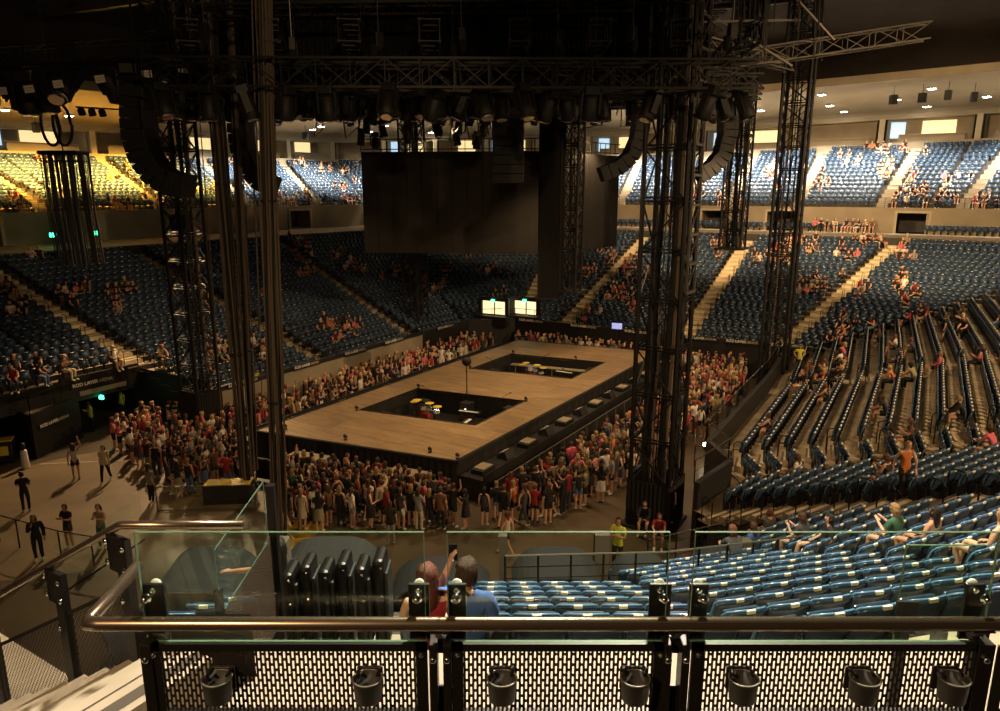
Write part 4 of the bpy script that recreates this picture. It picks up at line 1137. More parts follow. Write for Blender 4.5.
# left lamp truss with pale label cards
tl = truss_h(tuple(atY(-40, 62, 30)), tuple(atY(205, 45, 29)), .75, 'black lamp truss crossing the top left of the hall')
cards = ((2,91),(29,89),(58,84),(100,79),(147,74),(183,69))
for k, px in enumerate((-8,10,24,44,60,80,97,112,128,150,165,182,200)):
    p = atY(px, 68+rr.uniform(0,6)-px*.08, 29.7)
    light_at((p.x, p.y, p.z), rr.uniform(-.5,.5), rr.choice((-.7,-.4,0,.1,.6)), 'large black stage light hanging from the lamp truss at top left', 'stage lights on the top left truss').scale = (2.0,)*3
for k, (px, py) in enumerate(cards):
    p = atY(px, py, 28.0); m = MB(); m.box((0,0,0), (.36,.03,.26)); m.box((0,-.02,.04),(.30,.01,.015),m=1); m.box((0,-.02,-.04),(.22,.01,.015),m=1)
    o = m.build('label_card', [M['card'], M['wall']]); o.location = p; o.rotation_euler = (.1, rr.uniform(-.15,.15), 0)
    tag(o, 'small cream label card on a lamp of the top left truss, %s' % ['at the picture edge','second from the left','third from the left','fourth from the left','second from the right','rightmost of them'][k], 'label')
# small lamp bar under it
p, q = atY(76,107,36), atY(128,110,36); br_ = empty('lamp_bar', tuple(p), 0, 'thin bar with four small black lamps and cables at upper left', 'lamp'); m = MB(); m.tube([(0,0,0),tuple(q-p)],.04,6); m.build('bar', M['truss'], br_)
for t in (.1,.3,.5,.9):
    m = MB(); c = (q-p)*t; m.lathe(tuple(c-ZV*.25), [(.08,.25),(.16,.15),(.17,-.1)], 10, axis=Matrix.Rotation(.4,3,'X')); m.build('lamp_head', M['black'], br_)
# lit grey truss at the upper right
truss_h(tuple(atY(738, 60, 36)), tuple(atY(928, 31, 35)), .72, 'pale grey lattice truss jutting out to the right under the roof', m='truss_hi', bay=1.1)
truss_h(tuple(atY(690, 40, 34)), tuple(atY(790, 66, 38)), .5, 'short grey truss between the two right towers', m='truss_hi', bay=.9)
for k, (a, b) in enumerate((((690,2),(792,66)),((792,-6),(834,40)),((700,22),(800,20)))):
    p, q = atY(*a, 33), atY(*b, 34); m = MB(); m.bar(p, q, .08); tag(m.build('rigging_strut', M['truss_hi']), ['long slanting grey strut between the right towers','short steep grey strut above the lattice truss','level grey strut near the top of the right towers'][k], 'strut')
for k in range(26):
    px = rr.uniform(640, 830); Y = rr.uniform(30,40); m = MB(); a = atY(px, -10, Y); b = atY(px-2, rr.uniform(25, 75), Y); m.bar(a, b, .05); tag(m.build('hanging_cable', M['black']), 'short black cable hanging from the roof over the right towers', 'cable', 'short cables over the right towers')

# ================================================================== DOWNLIGHTS, CEILING SPEAKERS
def bvh(o):
    me = o.data; return BVHTree.FromPolygons([o.matrix_world @ v.co for v in me.vertices], [tuple(p.vertices) for p in me.polygons])
sof = bvh(bpy.data.objects['ceiling_soffit'])
def cast(b, px, py):
    r = Vector(ray(px, py)).normalized(); h = b.ray_cast(Vector((0,0,HC)), r); return h[0]
dl_ = empty('ceiling_downlight', (0,0,0)); m = MB(); m.lathe((0,0,0), [(.42,0),(.42,-.06),(.36,-.07)], 20); m.build('trim_ring', M['white'], dl_); m = MB(); m.lathe((0,0,-.06), [(.36,0),(.34,-.03)], 20); m.build('lens', M['lamp'], dl_)
lk = kids(dl_); firstd = [True]; lampspots = []
for px, py in ((742,101),(761,110),(822,94),(830,105),(844,111),(897,99),(927,106),(932,88),(987,96),(313,129),(321,126),(370,131),(385,125),(431,132),(4,109),(69,115),(250,127),(985,128) ):
    h = cast(sof, px, py)
    if h is None: print('nolamp', px, py); continue
    if firstd[0]: r = dl_; firstd[0] = False
    else:
        r = dl_.copy(); COL.objects.link(r)
        for q in lk: c = q.copy(); COL.objects.link(c); c.parent = r
    r.location = h - ZV*.02; lampspots.append(h)
    tag(r, 'round lit ceiling downlight above the upper tier, %s' % ('on the left side' if px < 200 else 'between the cable bundles and the screen' if px < 500 else 'left of the far right tower' if px < 765 else 'on the right side'), 'downlight', 'ceiling downlights ' + ('left' if px < 200 else 'behind the screen' if px < 500 else 'by the right tower' if px < 765 else 'right'))
for k, (px, py) in enumerate(((895,86),(924,84),(950,81),(976,83),(848,78),(882,76),(34,113),(305,125))):
    h = cast(sof, px, py)
    if h is None: print('nospk', px, py); continue
    r = empty('hanging_speaker', tuple(h-ZV*1.2), .4*k, 'small black loudspeaker hanging from the pale ceiling, ' + ['left of the pair over the right suites','right of the pair over the right suites','left of the rightmost pair','near the right picture edge','beside the far right tower','between the right tower and the pair','at far left by the label cards','left of the screen'][k], 'speaker')
    m = MB(); m.box((0,0,0), (.6,.5,.85)); m.build('cabinet', M['speaker'], r, bevel=.04); m = MB(); m.bar((0,0,.42),(0,0,1.2),.04); m.build('rod', M['black'], r)
# ================================================================== FOREGROUND RAILING
YR = 2.65
zr = atY(500, 624, YR).z
RC = atY(85, 623, YR); RC.z = zr
rail = empty('handrail', tuple(RC), 0, 'thick bronze handrail crossing the whole foreground, turning away at its left end', 'handrail')
far_ = atz(138, 566, zr)
m = MB(); o = RC
m.tube([far_-o, lerp(far_, RC, .93)-o, (0.01,.005,0), (.06,0,0), (9.0-0,0,0)], .030, 14); m.build('tube', M['rail'], rail, smooth=True)
m = MB()
for px in (155, 438, 680, 984):
    p = atY(px, 624, YR)-o; m.bar((p.x, .0, -.028), (p.x, .07, -.10), .03); m.box((p.x, 0, -.032), (.09, .03, .006))
m.build('support_bracket', M['post'], rail)
YG = 2.74; YP = 2.70
zg0 = atY(500, 641, YG).z; zg1 = atY(500, 532, YG).z
for k, (x0, x1) in enumerate(((141, 425), (448, 667), (692, 991))):
    a = atY(x0, 585, YG).x; b = atY(x1, 585, YG).x; nm = ('left', 'middle', 'right')[k]
    r = empty('glass_balustrade', ((a+b)/2, YG, zg0), 0, 'clear glass pane of the front railing, %s of the three' % nm, 'glass pane')
    m = MB(); m.box((0,0,(zg1-zg0)/2), (b-a, .012, zg1-zg0)); m.build('pane', M['glass'], r)
    m = MB(); H_ = zg1-zg0; W_ = b-a
    for z in (0, H_): m.box((0,0,z), (W_, .0125, .0022))
    for x in (-W_/2, W_/2): m.box((x,0,H_/2), (.0025, .0125, H_))
    m.build('polished_edge', M['glass_edge'], r)
# posts
def post(px, w, lb, y0=640, y1=740, d=.08):
    p = atY(px, y0, YP); q = atY(px, y1, YP); r = empty('railing_post', (p.x, YP+.02, q.z), 0, lb, 'post')
    h = zg0+.02-q.z; m = MB(); m.box((0,0,h/2), (w, d, h)); m.build('bar', M['post'], r, bevel=.004)
    m = MB(); m.lathe((0,-d/2,h-.07), [(.014,0),(.016,.008),(.009,.014)], 12, axis=Matrix.Rotation(R(90),3,'X')); m.build('bolt', M['chrome'], r, smooth=True)
for px, w, lb in ((146,.05,'black railing post at the left end of the front railing'),(433,.035,'black railing post right of the left perforated panel'),(447,.035,'black railing post left of the middle perforated panel'),
                  (668,.035,'black railing post right of the middle perforated panel'),(686,.035,'black railing post left of the right perforated panel'),(986,.07,'black railing post at the right end of the front railing')):
    post(px, w, lb)
for px, lb in ((440,'between the left and middle perforated panels'),(677,'between the middle and right perforated panels')):
    p = atY(px, 640, YP); t0, t1, t2, t3 = (atY(px, y, YP).z for y in (642, 659, 692, 735)); r = empty('gap_plate', (p.x, YP+.045, t3), 0, 'narrow black cover plate with a slot '+lb, 'plate'); W_ = .05
    m = MB(); m.box((0,0,(t0+t1)/2-t3), (W_,.01,t0-t1)); m.build('upper_plate', M['post'], r); m = MB(); m.box((0,0,(t2-t3)/2), (W_,.01,t2-t3)); m.build('lower_plate', M['post'], r)
# clamp plates with chrome bolts
for px0, px1, lb in ((141,164,'left end of the left glass pane'),(408,429,'right end of the left glass pane'),(447,466,'left end of the middle glass pane'),(650,672,'right end of the middle glass pane'),(690,709,'left end of the right glass pane'),(967,986,'right end of the right glass pane')):
    a = atY(px0, 600, YG).x; b = atY(px1, 600, YG).x; z1 = atY(500, 586, YG).z
    r = empty('glass_clamp', ((a+b)/2, YG+.02, zg0), 0, 'black clamp plate with chrome bolt at the ' + lb, 'clamp')
    H_ = z1-zg0; m = MB(); m.box((0,0,H_/2), (b-a,.018,H_)); m.build('plate', M['post'], r, bevel=.003)
    for yy in (-.06, .02):
        m = MB(); m.lathe((0,yy,H_-.03), [(.0,0),(.020,.0),(.022,.012),(.013,.02),(.013,.03)], 16, axis=Matrix.Rotation(R(90),3,'X')); m.build('bolt', M['chrome'], r, smooth=True)
    m = MB(); m.lathe((0,.03,H_-.015), [(.0,0),(.022,.0),(.024,.01),(.02,.016)], 18, axis=Matrix.Rotation(R(90),3,'X')); m.build('washer', M['white'], r, smooth=True)
# perforated panels
for k, (x0, x1) in enumerate(((152,428),(452,664),(690,982))):
    a = atY(x0, 675, YP).x; b = atY(x1, 675, YP).x; z1 = atY(500, 643, YP).z; z0 = atY(500, 716, YP).z; nm = ('left','middle','right')[k]
    r = empty('perforated_panel', (a, YP, z0), 0, 'black perforated metal panel under the front railing, %s of the three' % nm, 'panel')
    W_ = b-a; H_ = z1-z0; fr = .05; ft = .035
    m = MB(); m.quad((fr,0,.03),(W_-fr,0,.03),(W_-fr,0,H_-ft),(fr,0,H_-ft)); m.build('sheet', M['perf'], r)
    m = MB(); m.box((W_/2,0,H_-ft/2), (W_,.02,ft)); m.box((W_/2,0,.012), (W_,.03,.04)); m.box((fr/2,0,H_/2), (fr,.02,H_)); m.box((W_-fr/2,0,H_/2), (fr,.02,H_)); m.build('frame', M['post'], r)
    for x in (fr/2, W_-fr/2):
        m = MB(); m.lathe((x,-.012,H_-.05), [(.0,0),(.010,0),(.011,.006),(.006,.01)], 12, axis=Matrix.Rotation(R(90),3,'X')); m.build('bolt', M['chrome'], r, smooth=True)
# cup holders
def cup_holder():
    r = empty('cup_holder', (0,0,0)); m = MB(); n = 28; ro, ri, h = .047, .043, .12
    prof = [(ro*.86,0),(ro*.9,.004),(ro,.11),(ro+.002,h),(ri,h),(ri-.004,.02),(.001,.018)]
    m.lathe((0,0,0), prof, n); m.build('cup', M['speaker'], r, smooth=True)
    m = MB(); pts = [(ro*math.cos(2*math.pi*k/n), ro*math.sin(2*math.pi*k/n), h+.001) for k in range(n+1)]; m.tube(pts, .0035, 6, cap=False); m.build('rim', M['truss_hi'], r, smooth=True)
    m = MB(); m.box((0,.052,.07), (.085,.012,.13)); m.build('back_plate', M['post'], r, bevel=.008)
    m = MB(); 
    for s in (-1,1): m.tube([(s*.03,.052,h+.006),(s*.034,.03,h+.012),(s*.03,.005,h+.006)], .006, 6)
    m.build('spring_clip', M['post'], r)
    return r
cu = cup_holder(); ck = kids(cu)
for k, px in enumerate((220, 369, 502, 634, 741, 861, 949)):
    if k == 0: r = cu
    else:
        r = cu.copy(); COL.objects.link(r)
        for q in ck: c = q.copy(); COL.objects.link(c); c.parent = r
    p = atY(px, 697, YP-.062); r.location = (p.x, YP-.075, p.z); r.scale = (1.32,1.2,.86)
    tag(r, 'dark cup holder on the perforated railing, ' + ['leftmost one','right one on the left panel','left one on the middle panel','right one on the middle panel','left one on the right panel','middle one on the right panel','rightmost one beside the end post'][k], 'cup holder')
# panel beyond the right end post
r = empty('perforated_panel', (atY(992, 640, YP).x+.03, YP, atY(500,716,YP).z), R(-35), 'perforated railing panel turning away at the right picture edge', 'panel')
m = MB(); m.quad((.04,0,.03),(.9,0,.03),(.9,0,.30),(.04,0,.30)); m.build('sheet', M['perf'], r); m = MB(); m.box((.45,0,.33),(.9,.02,.05)); m.box((.02,0,.17),(.04,.02,.34)); m.build('frame', M['post'], r)
# second small glass balustrade behind the right pane
r = empty('glass_balustrade', tuple(atY(893, 640, 3.6)), 0, 'small second glass pane with black foot, behind the right end of the right pane', 'glass pane'); o = r.location.copy()
a = atY(893,640,3.6); b = atY(893,545,3.6); c = atY(986,545,3.6)
m = MB(); H_ = b.z-a.z; W_ = c.x-a.x; m.box((W_/2,0,H_/2),(W_,.012,H_)); m.build('pane', M['glass'], r); m = MB(); m.box((0,0,H_/2),(.003,.014,H_)); m.box((W_/2,0,H_),(W_,.014,.003)); m.build('polished_edge', M['glass_edge'], r)
m = MB(); m.box((.035,-.03,H_*.28),(.12,.02,H_*.34)); m.bar((.035,-.02,-1.2),(.035,-.02,H_*.3),.05); m.build('foot', M['post'], r)

# ---- platform and stair at the left foot of the picture
PF = 9.4
AVh, BVh = AV, BV
P1 = atY(120, 525, 4.05)       # rail bend
base0 = P1.z - 1.08
mb = MB(); mb.box((3.1, 3.45, PF-.1), (10.6, 1.75, .2)); struct(mb.build('floor_platform', M['cream']))
mb = MB(); dB = -BV
for k in range(-3, 13):
    s = .29*k; z = base0 - .168*k
    e = P1 - AV*.06 + dB*s; e.z = z; q = e + dB*.29; 
    a0_, a1_ = e, q; b0_ = e - AV*2.2; b1_ = q - AV*2.2
    hb = [Vector((v.x, v.y, z-.5)) for v in (b0_, b1_, a1_, a0_)]; ht = [Vector((v.x, v.y, z)) for v in (b0_, b1_, a1_, a0_)]
    mb.hexa([tuple(v) for v in hb+ht])
    for off_, wd in ((.05, .10),):
        c0 = e + dB*off_; c1 = e+dB*(off_+wd-.02); 
        mb.quad((c0.x,c0.y,z+.003),(c1.x,c1.y,z+.003),tuple(c1-AV*2.2)[:2]+(z+.003,),tuple(c0-AV*2.2)[:2]+(z+.003,),1)
    c0 = e+dB*.20; c1 = e+dB*.212; mb.quad((c0.x,c0.y,z+.003),(c1.x,c1.y,z+.003),tuple(c1-AV*2.2)[:2]+(z+.003,),tuple(c0-AV*2.2)[:2]+(z+.003,),1)
struct(mb.build('stair_steps', [M['cream'], M['step_nose']]))
mb = MB(); q = P1 + dB*1.5 + AV*.30; mb.box((q.x, q.y, base0-1.3), (4.2, .5, .2), math.atan2(BV.y, BV.x)); struct(mb.build('floor_slot_backing', M['conc']))  # slab added behind the balustrade so its slots look lit
# its far balustrade
bal = empty('stair_balustrade', tuple(P1), 0, 'balustrade of glass and perforated metal with bronze handrail beside the cream steps', 'balustrade')
sl = .58; end = P1 + dB*3.2 - ZV*3.2*sl; lv = atz(243, 525, P1.z)
m = MB(); m.tube([lv-P1, (.02,0,0), (0,0,0), end-P1], .027, 10); m.build('handrail', M['rail'], bal, smooth=True)
def bq(mb, s0, s1, h0, h1, offn=0.0, m=0):
    A_ = AV*offn
    mb.quad(*[tuple(dB*s - ZV*(s*sl) + ZV*h + A_) for s, h in ((s0,h0),(s1,h0),(s1,h1),(s0,h1))], m)
# sheets must carry their own axes for the slot pattern
def sheet(s0, s1, h0, h1, matn, name, parent):
    o0 = P1 + dB*s0 - ZV*(s0*sl); mbx = MB(); L = s1-s0
    mbx.quad((0,0,h0),(-L,0,h0-L*sl),(-L,0,h1-L*sl),(0,0,h1)); ob = mbx.build(name, M[matn], parent); ob.location = o0-P1; ob.rotation_euler = (0,0,math.atan2(BV.y, BV.x)); return ob
for s0, s1 in ((.02,.78),(.92,2.0),(2.12,3.1)):
    sheet(s0, s1, -.40, -.06, 'glass', 'glass_panel', bal); sheet(s0, s1, -1.06, -.44, 'perf', 'perforated_sheet', bal)
    m = MB(); 
    for h in (-.42, -1.07): m.bar(dB*s0-ZV*(s0*sl)+ZV*h, dB*s1-ZV*(s1*sl)+ZV*h, .03, .03)
    m.build('frame', M['post'], bal)
for s in (.0, .85, 2.06):
    q = dB*s - ZV*(s*sl)
    m = MB(); m.box((q.x, q.y, q.z-.62), (.10,.05,1.05), math.atan2(BV.y,BV.x)); m.box((q.x-.03, q.y, q.z-.2), (.2,.03,.25), math.atan2(BV.y,BV.x)); pp = m.build('post', M['post'], bal)
    for dx, dz in ((-.11,-.12),(.06,-.13),(-.11,-.26),(.06,-.27),(.0,-.5)):
        m = MB(); v = BV*dx - AV*.04; m.lathe((q.x+v.x, q.y+v.y, q.z+dz), [(.0,0),(.02,0),(.022,.01),(.012,.016)], 12, axis=Matrix.Rotation(ANG,3,'Z') @ Matrix.Rotation(R(90),3,'X')); m.build('bolt', M['chrome'], pp, smooth=True)
# level glass pane under the level rail
a = P1.copy(); b = lv
m = MB(); d = (b-a); 
m.quad(tuple(d*.05-ZV*.06), tuple(d*.95-ZV*.06), tuple(d*.95-ZV*.6), tuple(d*.05-ZV*.6)); m.build('glass_panel', M['glass'], bal)
m = MB(); m.quad(tuple(d*.05-ZV*.62), tuple(d*1.0-ZV*.62), tuple(d*1.0-ZV*1.1), tuple(d*.05-ZV*1.1)); m.build('lower_panel', M['post'], bal)

# receding glass balustrade left of the black folded seats
S0 = atY(214, 550, 4.6); S1 = atY(263, 482, 5.5)
rb = empty('glass_balustrade', tuple(S0), 0, 'slanting glass pane over a brown perforated sheet, left of the black folded seats', 'balustrade')
hgt = S0.z - atY(228, 615, 4.6).z
m = MB(); dd = S1-S0; m.quad((0,0,0), tuple(dd), tuple(dd-ZV*hgt*1.05), (0,0,-hgt)); m.build('pane', M['glass'], rb)
m = MB(); 
for x, y in ((Vector((0,0,0)), dd), (dd, dd-ZV*hgt*1.05), (Vector((0,0,0)), Vector((0,0,-hgt))), (Vector((0,0,-hgt)), dd-ZV*hgt*1.05)): m.bar(x, y, .006)
m.build('polished_edge', M['glass_edge'], rb)
Lx = Vector((dd.x,dd.y,0)).length
m = MB(); m.quad((0,0,-hgt-.9),(0,Lx*1.15,-hgt-.9+dd.z*1.15),(0,Lx*1.15,dd.z*1.15-hgt-.0),(0,0,-hgt-.02)); ob = m.build('perforated_sheet', M['perf_s'], rb); ob.rotation_euler = (0,0,-math.atan2(dd.x, dd.y))
m = MB(); m.bar(dd*1.15-ZV*(hgt+1.2), dd*1.15-ZV*(hgt*.2), .07); m.bar(-ZV*(hgt+.9), -ZV*(hgt*.6), .05); m.build('post', M['post'], rb)

# ---- black folded platform seats beside the near block
for k in range(6):
    px = 296+17.5*k; p = atY(px, 640, 6.35+.12*(k % 2)); ztop = atY(px, 566-1.5*k, 6.35).z
    r = empty('folded_seat', (p.x, p.y, p.z), 0, None, 'seat', 'black folded seats left of the near block'); tag(r, 'tall black padded seat folded flat, in the row left of the long haired woman')
    h = ztop-p.z; m = MB(); m.box((0,0,h/2), (.115,.34,h)); m.build('padded_back', M['post'], r, bevel=.045)
    m = MB(); m.box((.075,.0,h*.45), (.035,.28,h*.8)); m.build('seat_pad', M['black'], r, bevel=.015)
    for zz in (.93, .62, .3):
        m = MB(); m.lathe((.03,-.175,h*zz), [(.0,0),(.014,0),(.015,.01),(.007,.016)], 10, axis=Matrix.Rotation(R(90),3,'X')); m.build('bolt', M['chrome'], r)
# solid dark arches standing in for reflections in the front glass
def reflection_arch(px0, px1, py, Y, zdrop, lb):
    a = atY(px0, py, Y+1.1); b = atY(px1, py, Y+1.1); a.y = b.y = Y; r = empty('glass_reflection_arch', (a.x, a.y, a.z-zdrop), 0, lb, 'barrier'); W_ = b.x-a.x
    m = MB(); n = 16
    for k in range(n):
        t0, t1 = k/n, (k+1)/n; h = lambda t: zdrop*(1 - .28*(2*t-1)**4)*1.0
        m.hexa([(W_*t0,0,0),(W_*t1,0,0),(W_*t1,1.1,0),(W_*t0,1.1,0),(W_*t0,0,h(t0)-.12),(W_*t1,0,h(t1)-.12),(W_*t1,1.1,h(t1)),(W_*t0,1.1,h(t0))])
    m.build('cover', M['reflection_arch'], r, smooth=False)
    m = MB(); m.tube([(W_*k/n, -.02, zdrop*(1-.28*(2*k/n-1)**4)-.14) for k in range(n+1)], .03, 6); m.build('lip', M['black'], r)
M['reflection_arch'] = mat('reflection_arch_grey', (.010,.009,.0075), .9)
reflection_arch(282, 386, 536, 8.6, 1.6, 'arched dark grey hood behind the black folded seats'); reflection_arch(512, 597, 546, 13.2, 1.7, 'arched dark grey hood in front of the near block, behind the middle pane'); reflection_arch(609, 668, 552, 13.2, 1.6, 'small dark arch standing for a glass reflection, behind the right end of the middle pane')
reflection_arch(395, 490, 556, 13.4, 1.6, 'low dark arch standing for a glass reflection, in front of the two seated spectators'); reflection_arch(690, 742, 546, 14.5, 1.6, 'small dark arch standing for a glass reflection, behind the left end of the right pane'); reflection_arch(170, 262, 546, 9.4, 1.3, 'arched dark grey hood seen through the left glass pane')
for k, (px, py, Y, w) in enumerate(((602,533,15,.34),(742,540,15.5,.45),(277,540,9.2,.3),(503,534,15,.2),(905,534,17,.5))):
    p = atY(px, py, Y); m = MB(); m.box((0,0,-1.4), (w,.25,2.8)); o = m.build('vomitory_pier', M['roofp']); o.location = p
    tag(o, 'plain beige wall pier ' + ['behind the middle glass pane','behind the left end of the right glass pane','left of the reflection arch at lower left','left of the first reflection arch of the middle pane','behind the right glass pane'][k], 'pier')
# rails in front of the near block
def rail_px(a, b, name, lb, h=.9, n=4, m='rail', mid=3):
    d = b-a; r = empty(name, tuple(a-ZV*h), 0, lb, 'railing'); o = a-ZV*h
    x = MB(); x.tube([a-o, b-o], .02, 6); x.build('top_rail', M[m], r)
    x = MB()
    for k in range(n+1): c = lerp(a, b, k/n)-o; x.bar(c, c-ZV*h, .035)
    x.build('posts', M['post'], r)
    x = MB()
    for k in range(1, mid+1): x.bar(a-o-ZV*h*k/(mid+1), b-o-ZV*h*k/(mid+1), .015)
    x.build('mid_rails', M['post'], r)
rail_px(atY(505,556,11.6), atY(668,552,11.9), 'block_railing', 'black railing closing the front of the near seat block', n=5, m='truss_hi')
rail_px(atY(668,552,11.9), atY(820,534,15.5), 'block_railing', 'railing running right from the front of the near block up behind the right pane', n=6, m='truss_hi')
rail_px(atY(648,540,18), atY(790,508,23), 'block_railing', 'long thin railing rising to the right behind the glass, above the near block', n=6)
# vomitory mouth with bright lamp on the right of the hall floor
a = atz(694, 466, 0); b = atz(727, 470, 0)
r = empty('stair_enclosure', tuple(a), 0, 'low railed stair enclosure with bright lamp on the hall floor at the right', 'enclosure')
x = MB(); d = b-a; x.bar((0,0,1.0), tuple(d+ZV*1.0), .05); x.bar((0,0,1.0), (.6,2.2,1.05), .05)
for t in (0,.5,1): x.bar(tuple(d*t), tuple(d*t+ZV*1.0), .04)
x.build('rail', M['rail'], r); x = MB(); x.quad((0,0,0), tuple(d), tuple(d+ZV*.95), (0,0,.95)); x.build('panel', M['glass'], r)
x = MB(); x.box((d.x*.55, 1.0, .75), (.35,.25,.2)); x.build('lamp_body', M['black'], r); x = MB(); x.box((d.x*.55, .86, .75), (.28,.02,.16)); x.build('lamp_face', M['lampface'], r) if 'lampface' in M else None
# stair with steward at the far right corner
def floor_stair(px, py, n, w, az, lb, hgt=.19):
    p = atz(px, py, 0); r = empty('pit_stair', tuple(p), az, lb, 'stair')
    x = MB()
    for k in range(n): x.box((0, .28*k+.14, .19*(k+1)/2), (w,.28,.19*(k+1)))
    x.build('steps', M['step'], r)
    for s in (-1,1):
        x = MB(); x.tube([(s*w/2,0,.95),(s*w/2,.28*n,.19*n+.95),(s*w/2,.28*n+.6,.19*n+.95)], .025, 6); x.bar((s*w/2,.05,0),(s*w/2,.05,.95),.04); x.bar((s*w/2,.28*n,0),(s*w/2,.28*n,.19*n+.95),.04); x.bar((s*w/2,.05,.45),(s*w/2,.28*n,.19*n+.45),.02); x.build('handrail', M['truss_hi'], r)
    return r
floor_stair(792, 388, 8, 1.3, ANG+.15, 'short lit stair with handrails up to the right stand, steward on top')
ss = floor_stair(462, 352, 7, 1.4, ANG+R(90)+.0, 'grey stair against the left stand near the screen')
floor_stair(176, 400, 5, 1.2, ANG+R(90), 'small stair up to the left stand with steward beside it')
# red cases and bins by the left wall
for k, (px, py, sz, lb) in enumerate(((293,388,(1.0,.7,.95),'tall red equipment case with paper notes by the left wall'),(281,392,(.8,.7,.85),'smaller red equipment case left of the tall one'))):
    p = atz(px, py, 0); r = empty('equipment_case', tuple(p), ANG+R(90), lb, 'case'); x = MB(); x.box((0,0,sz[2]/2), sz); x.build('body', M['redcase'], r, bevel=.03)
    x = MB(); x.box((-.2,-sz[1]/2-.01,sz[2]*.62),(.22,.01,.3)); x.build('note', M['white'], r)
p = atz(7, 462, 0); r = empty('litter_bin', tuple(p), .4, 'black litter bin with yellow lid at the left picture edge', 'bin')
x = MB(); x.box((0,0,.55), (.75,.6,1.1)); x.build('body', M['bin'], r, bevel=.05); x = MB(); x.box((0,0,1.12),(.78,.63,.07)); x.build('lid', M['yellow'], r, bevel=.02); x = MB(); x.box((0,-.31,.65),(.4,.01,.45)); x.build('notice', M['yellow'], r)
p = atz(26, 468, 0); r = empty('water_dispenser', tuple(p), .3, 'white upright cylinder stand beside the litter bin', 'dispenser')
x = MB(); x.lathe((0,0,0),[(.22,0),(.24,.05),(.2,1.2),(.16,1.3)],18); x.build('body', M['white'], r, smooth=True); x = MB(); x.lathe((0,0,1.3),[(.1,0),(.15,.1),(.15,.4),(.08,.5)],16); x.build('bottle', M['black'], r, smooth=True); r.scale = (.72,.72,.68)
# glass parapet and counter on the floor at lower left
a = atz(158, 512, 0); b = atz(256, 510, 0); r = empty('glass_parapet', tuple(a), 0, 'long glass parapet on the hall floor with counter behind it at lower left', 'parapet'); d = b-a
x = MB(); x.quad((0,0,.1), tuple(d+ZV*.1), tuple(d+ZV*1.05), (0,0,1.05)); x.build('glass_panel', M['glass'], r); x = MB(); x.bar((0,0,1.07), tuple(d+ZV*1.07), .04); x.bar((0,0,.08), tuple(d+ZV*.08), .06); x.bar(tuple(d),tuple(d+ZV*1.07),.04); x.bar((0,0,0),(0,0,1.07),.04); x.build('frame', M['truss_hi'], r)
p = atz(222, 510, 0)+Vector((0,.9,0)); r = empty('counter', tuple(p), .1, 'low counter strewn with yellow cards behind the glass parapet', 'table')
x = MB(); x.box((0,0,.4),(1.9,.8,.8)); x.build('body', M['black'], r, bevel=.02); x = MB(); x.box((0,0,.815),(1.8,.75,.03)); x.build('top', M['yellow'], r)
x = MB(); rr = random.Random(3)
for k in range(14): x.box((rr.uniform(-.8,.8), rr.uniform(-.3,.3), .835), (.14,.1,.01), rr.uniform(0,3))
x.build('cards', M['white'], r)
a = atz(0, 542, 0); b = atz(62, 560, 0); c = atz(128, 572, 0); 
polyrail([a, b, c], [0,0,0], 'glass_parapet', 'dark railed parapet at the lower left corner, before the three people', 1.0, 1.1, (), m='post')
x = MB()
for p, q in ((a,b),(b,c)): x.quad(tuple(p+ZV*.1), tuple(q+ZV*.1), tuple(q+ZV*1.05), tuple(p+ZV*1.05))
tag(x.build('glass_screen', M['glass']), 'large glass sheet of the parapet at the lower left corner', 'glass pane')
a = atY(55,545,16); b = atY(140,497,19); x = MB(); x.quad(tuple(a), tuple(b), tuple(b-ZV*1.3), tuple(a-ZV*1.3)); x.quad(tuple(a-ZV*1.3),tuple(b-ZV*1.3),tuple(b-ZV*1.36),tuple(a-ZV*1.36),1); tag(x.build('glass_screen', [M['glass'], M['post']]), 'slanting glass sheet rising to the right at lower left', 'glass pane')
# doors at the far left corner and blue screen
a = atY(485, 307, 54); 
for k, (x0, x1) in enumerate(((483,506),(515,537))):
    p, q = atY(x0, 313, 56.6), atY(x1, 313, 55.6); zt_ = atY(x0, 301, 56).z
    r = empty('lit_doorway', tuple(p), math.atan2(q.y-p.y, q.x-p.x), 'warm lit doorway in the far left corner, %s of the two' % ('left','right')[k], 'doorway'); W_ = Vector((q.x-p.x,q.y-p.y)).length; H_ = zt_-p.z
    x = MB(); x.quad((0,0,0),(W_,0,0),(W_,0,H_),(0,0,H_)); x.build('lit_opening', M['doorlit'], r)
    x = MB(); x.box((W_/2,-.05,H_+.15),(W_+.6,.3,.3)); x.box((-.15,-.05,H_/2),(.3,.3,H_)); x.box((W_+.15,-.05,H_/2),(.3,.3,H_)); x.box((W_*.52,-.04,H_*.5),(.08,.05,H_)); x.build('frame', M['black'], r)
    x = MB(); x.box((W_*.5,-.25,H_+.05),(.3,.05,.2)); tag(x.build('exit_light', M['green'], r))
    x = MB(); x.box((W_/2,-.3,-.5),(W_+.6,.5,.8)); x.build('parapet', M['black'], r)
r = empty('display_screen', tuple(atY(617,326,51)), R(-20), 'small blue lit display facing the hall behind the far stage end', 'screen')
x = MB(); x.box((0,0,0),(.8,.06,.5)); x.build('bezel', M['black'], r); x = MB(); x.box((0,-.035,0),(.74,.01,.44)); x.build('panel', M['blue_led'], r); x = MB(); x.bar((0,0,-.25),(0,0,-1.0),.06); x.build('pole', M['black'], r)
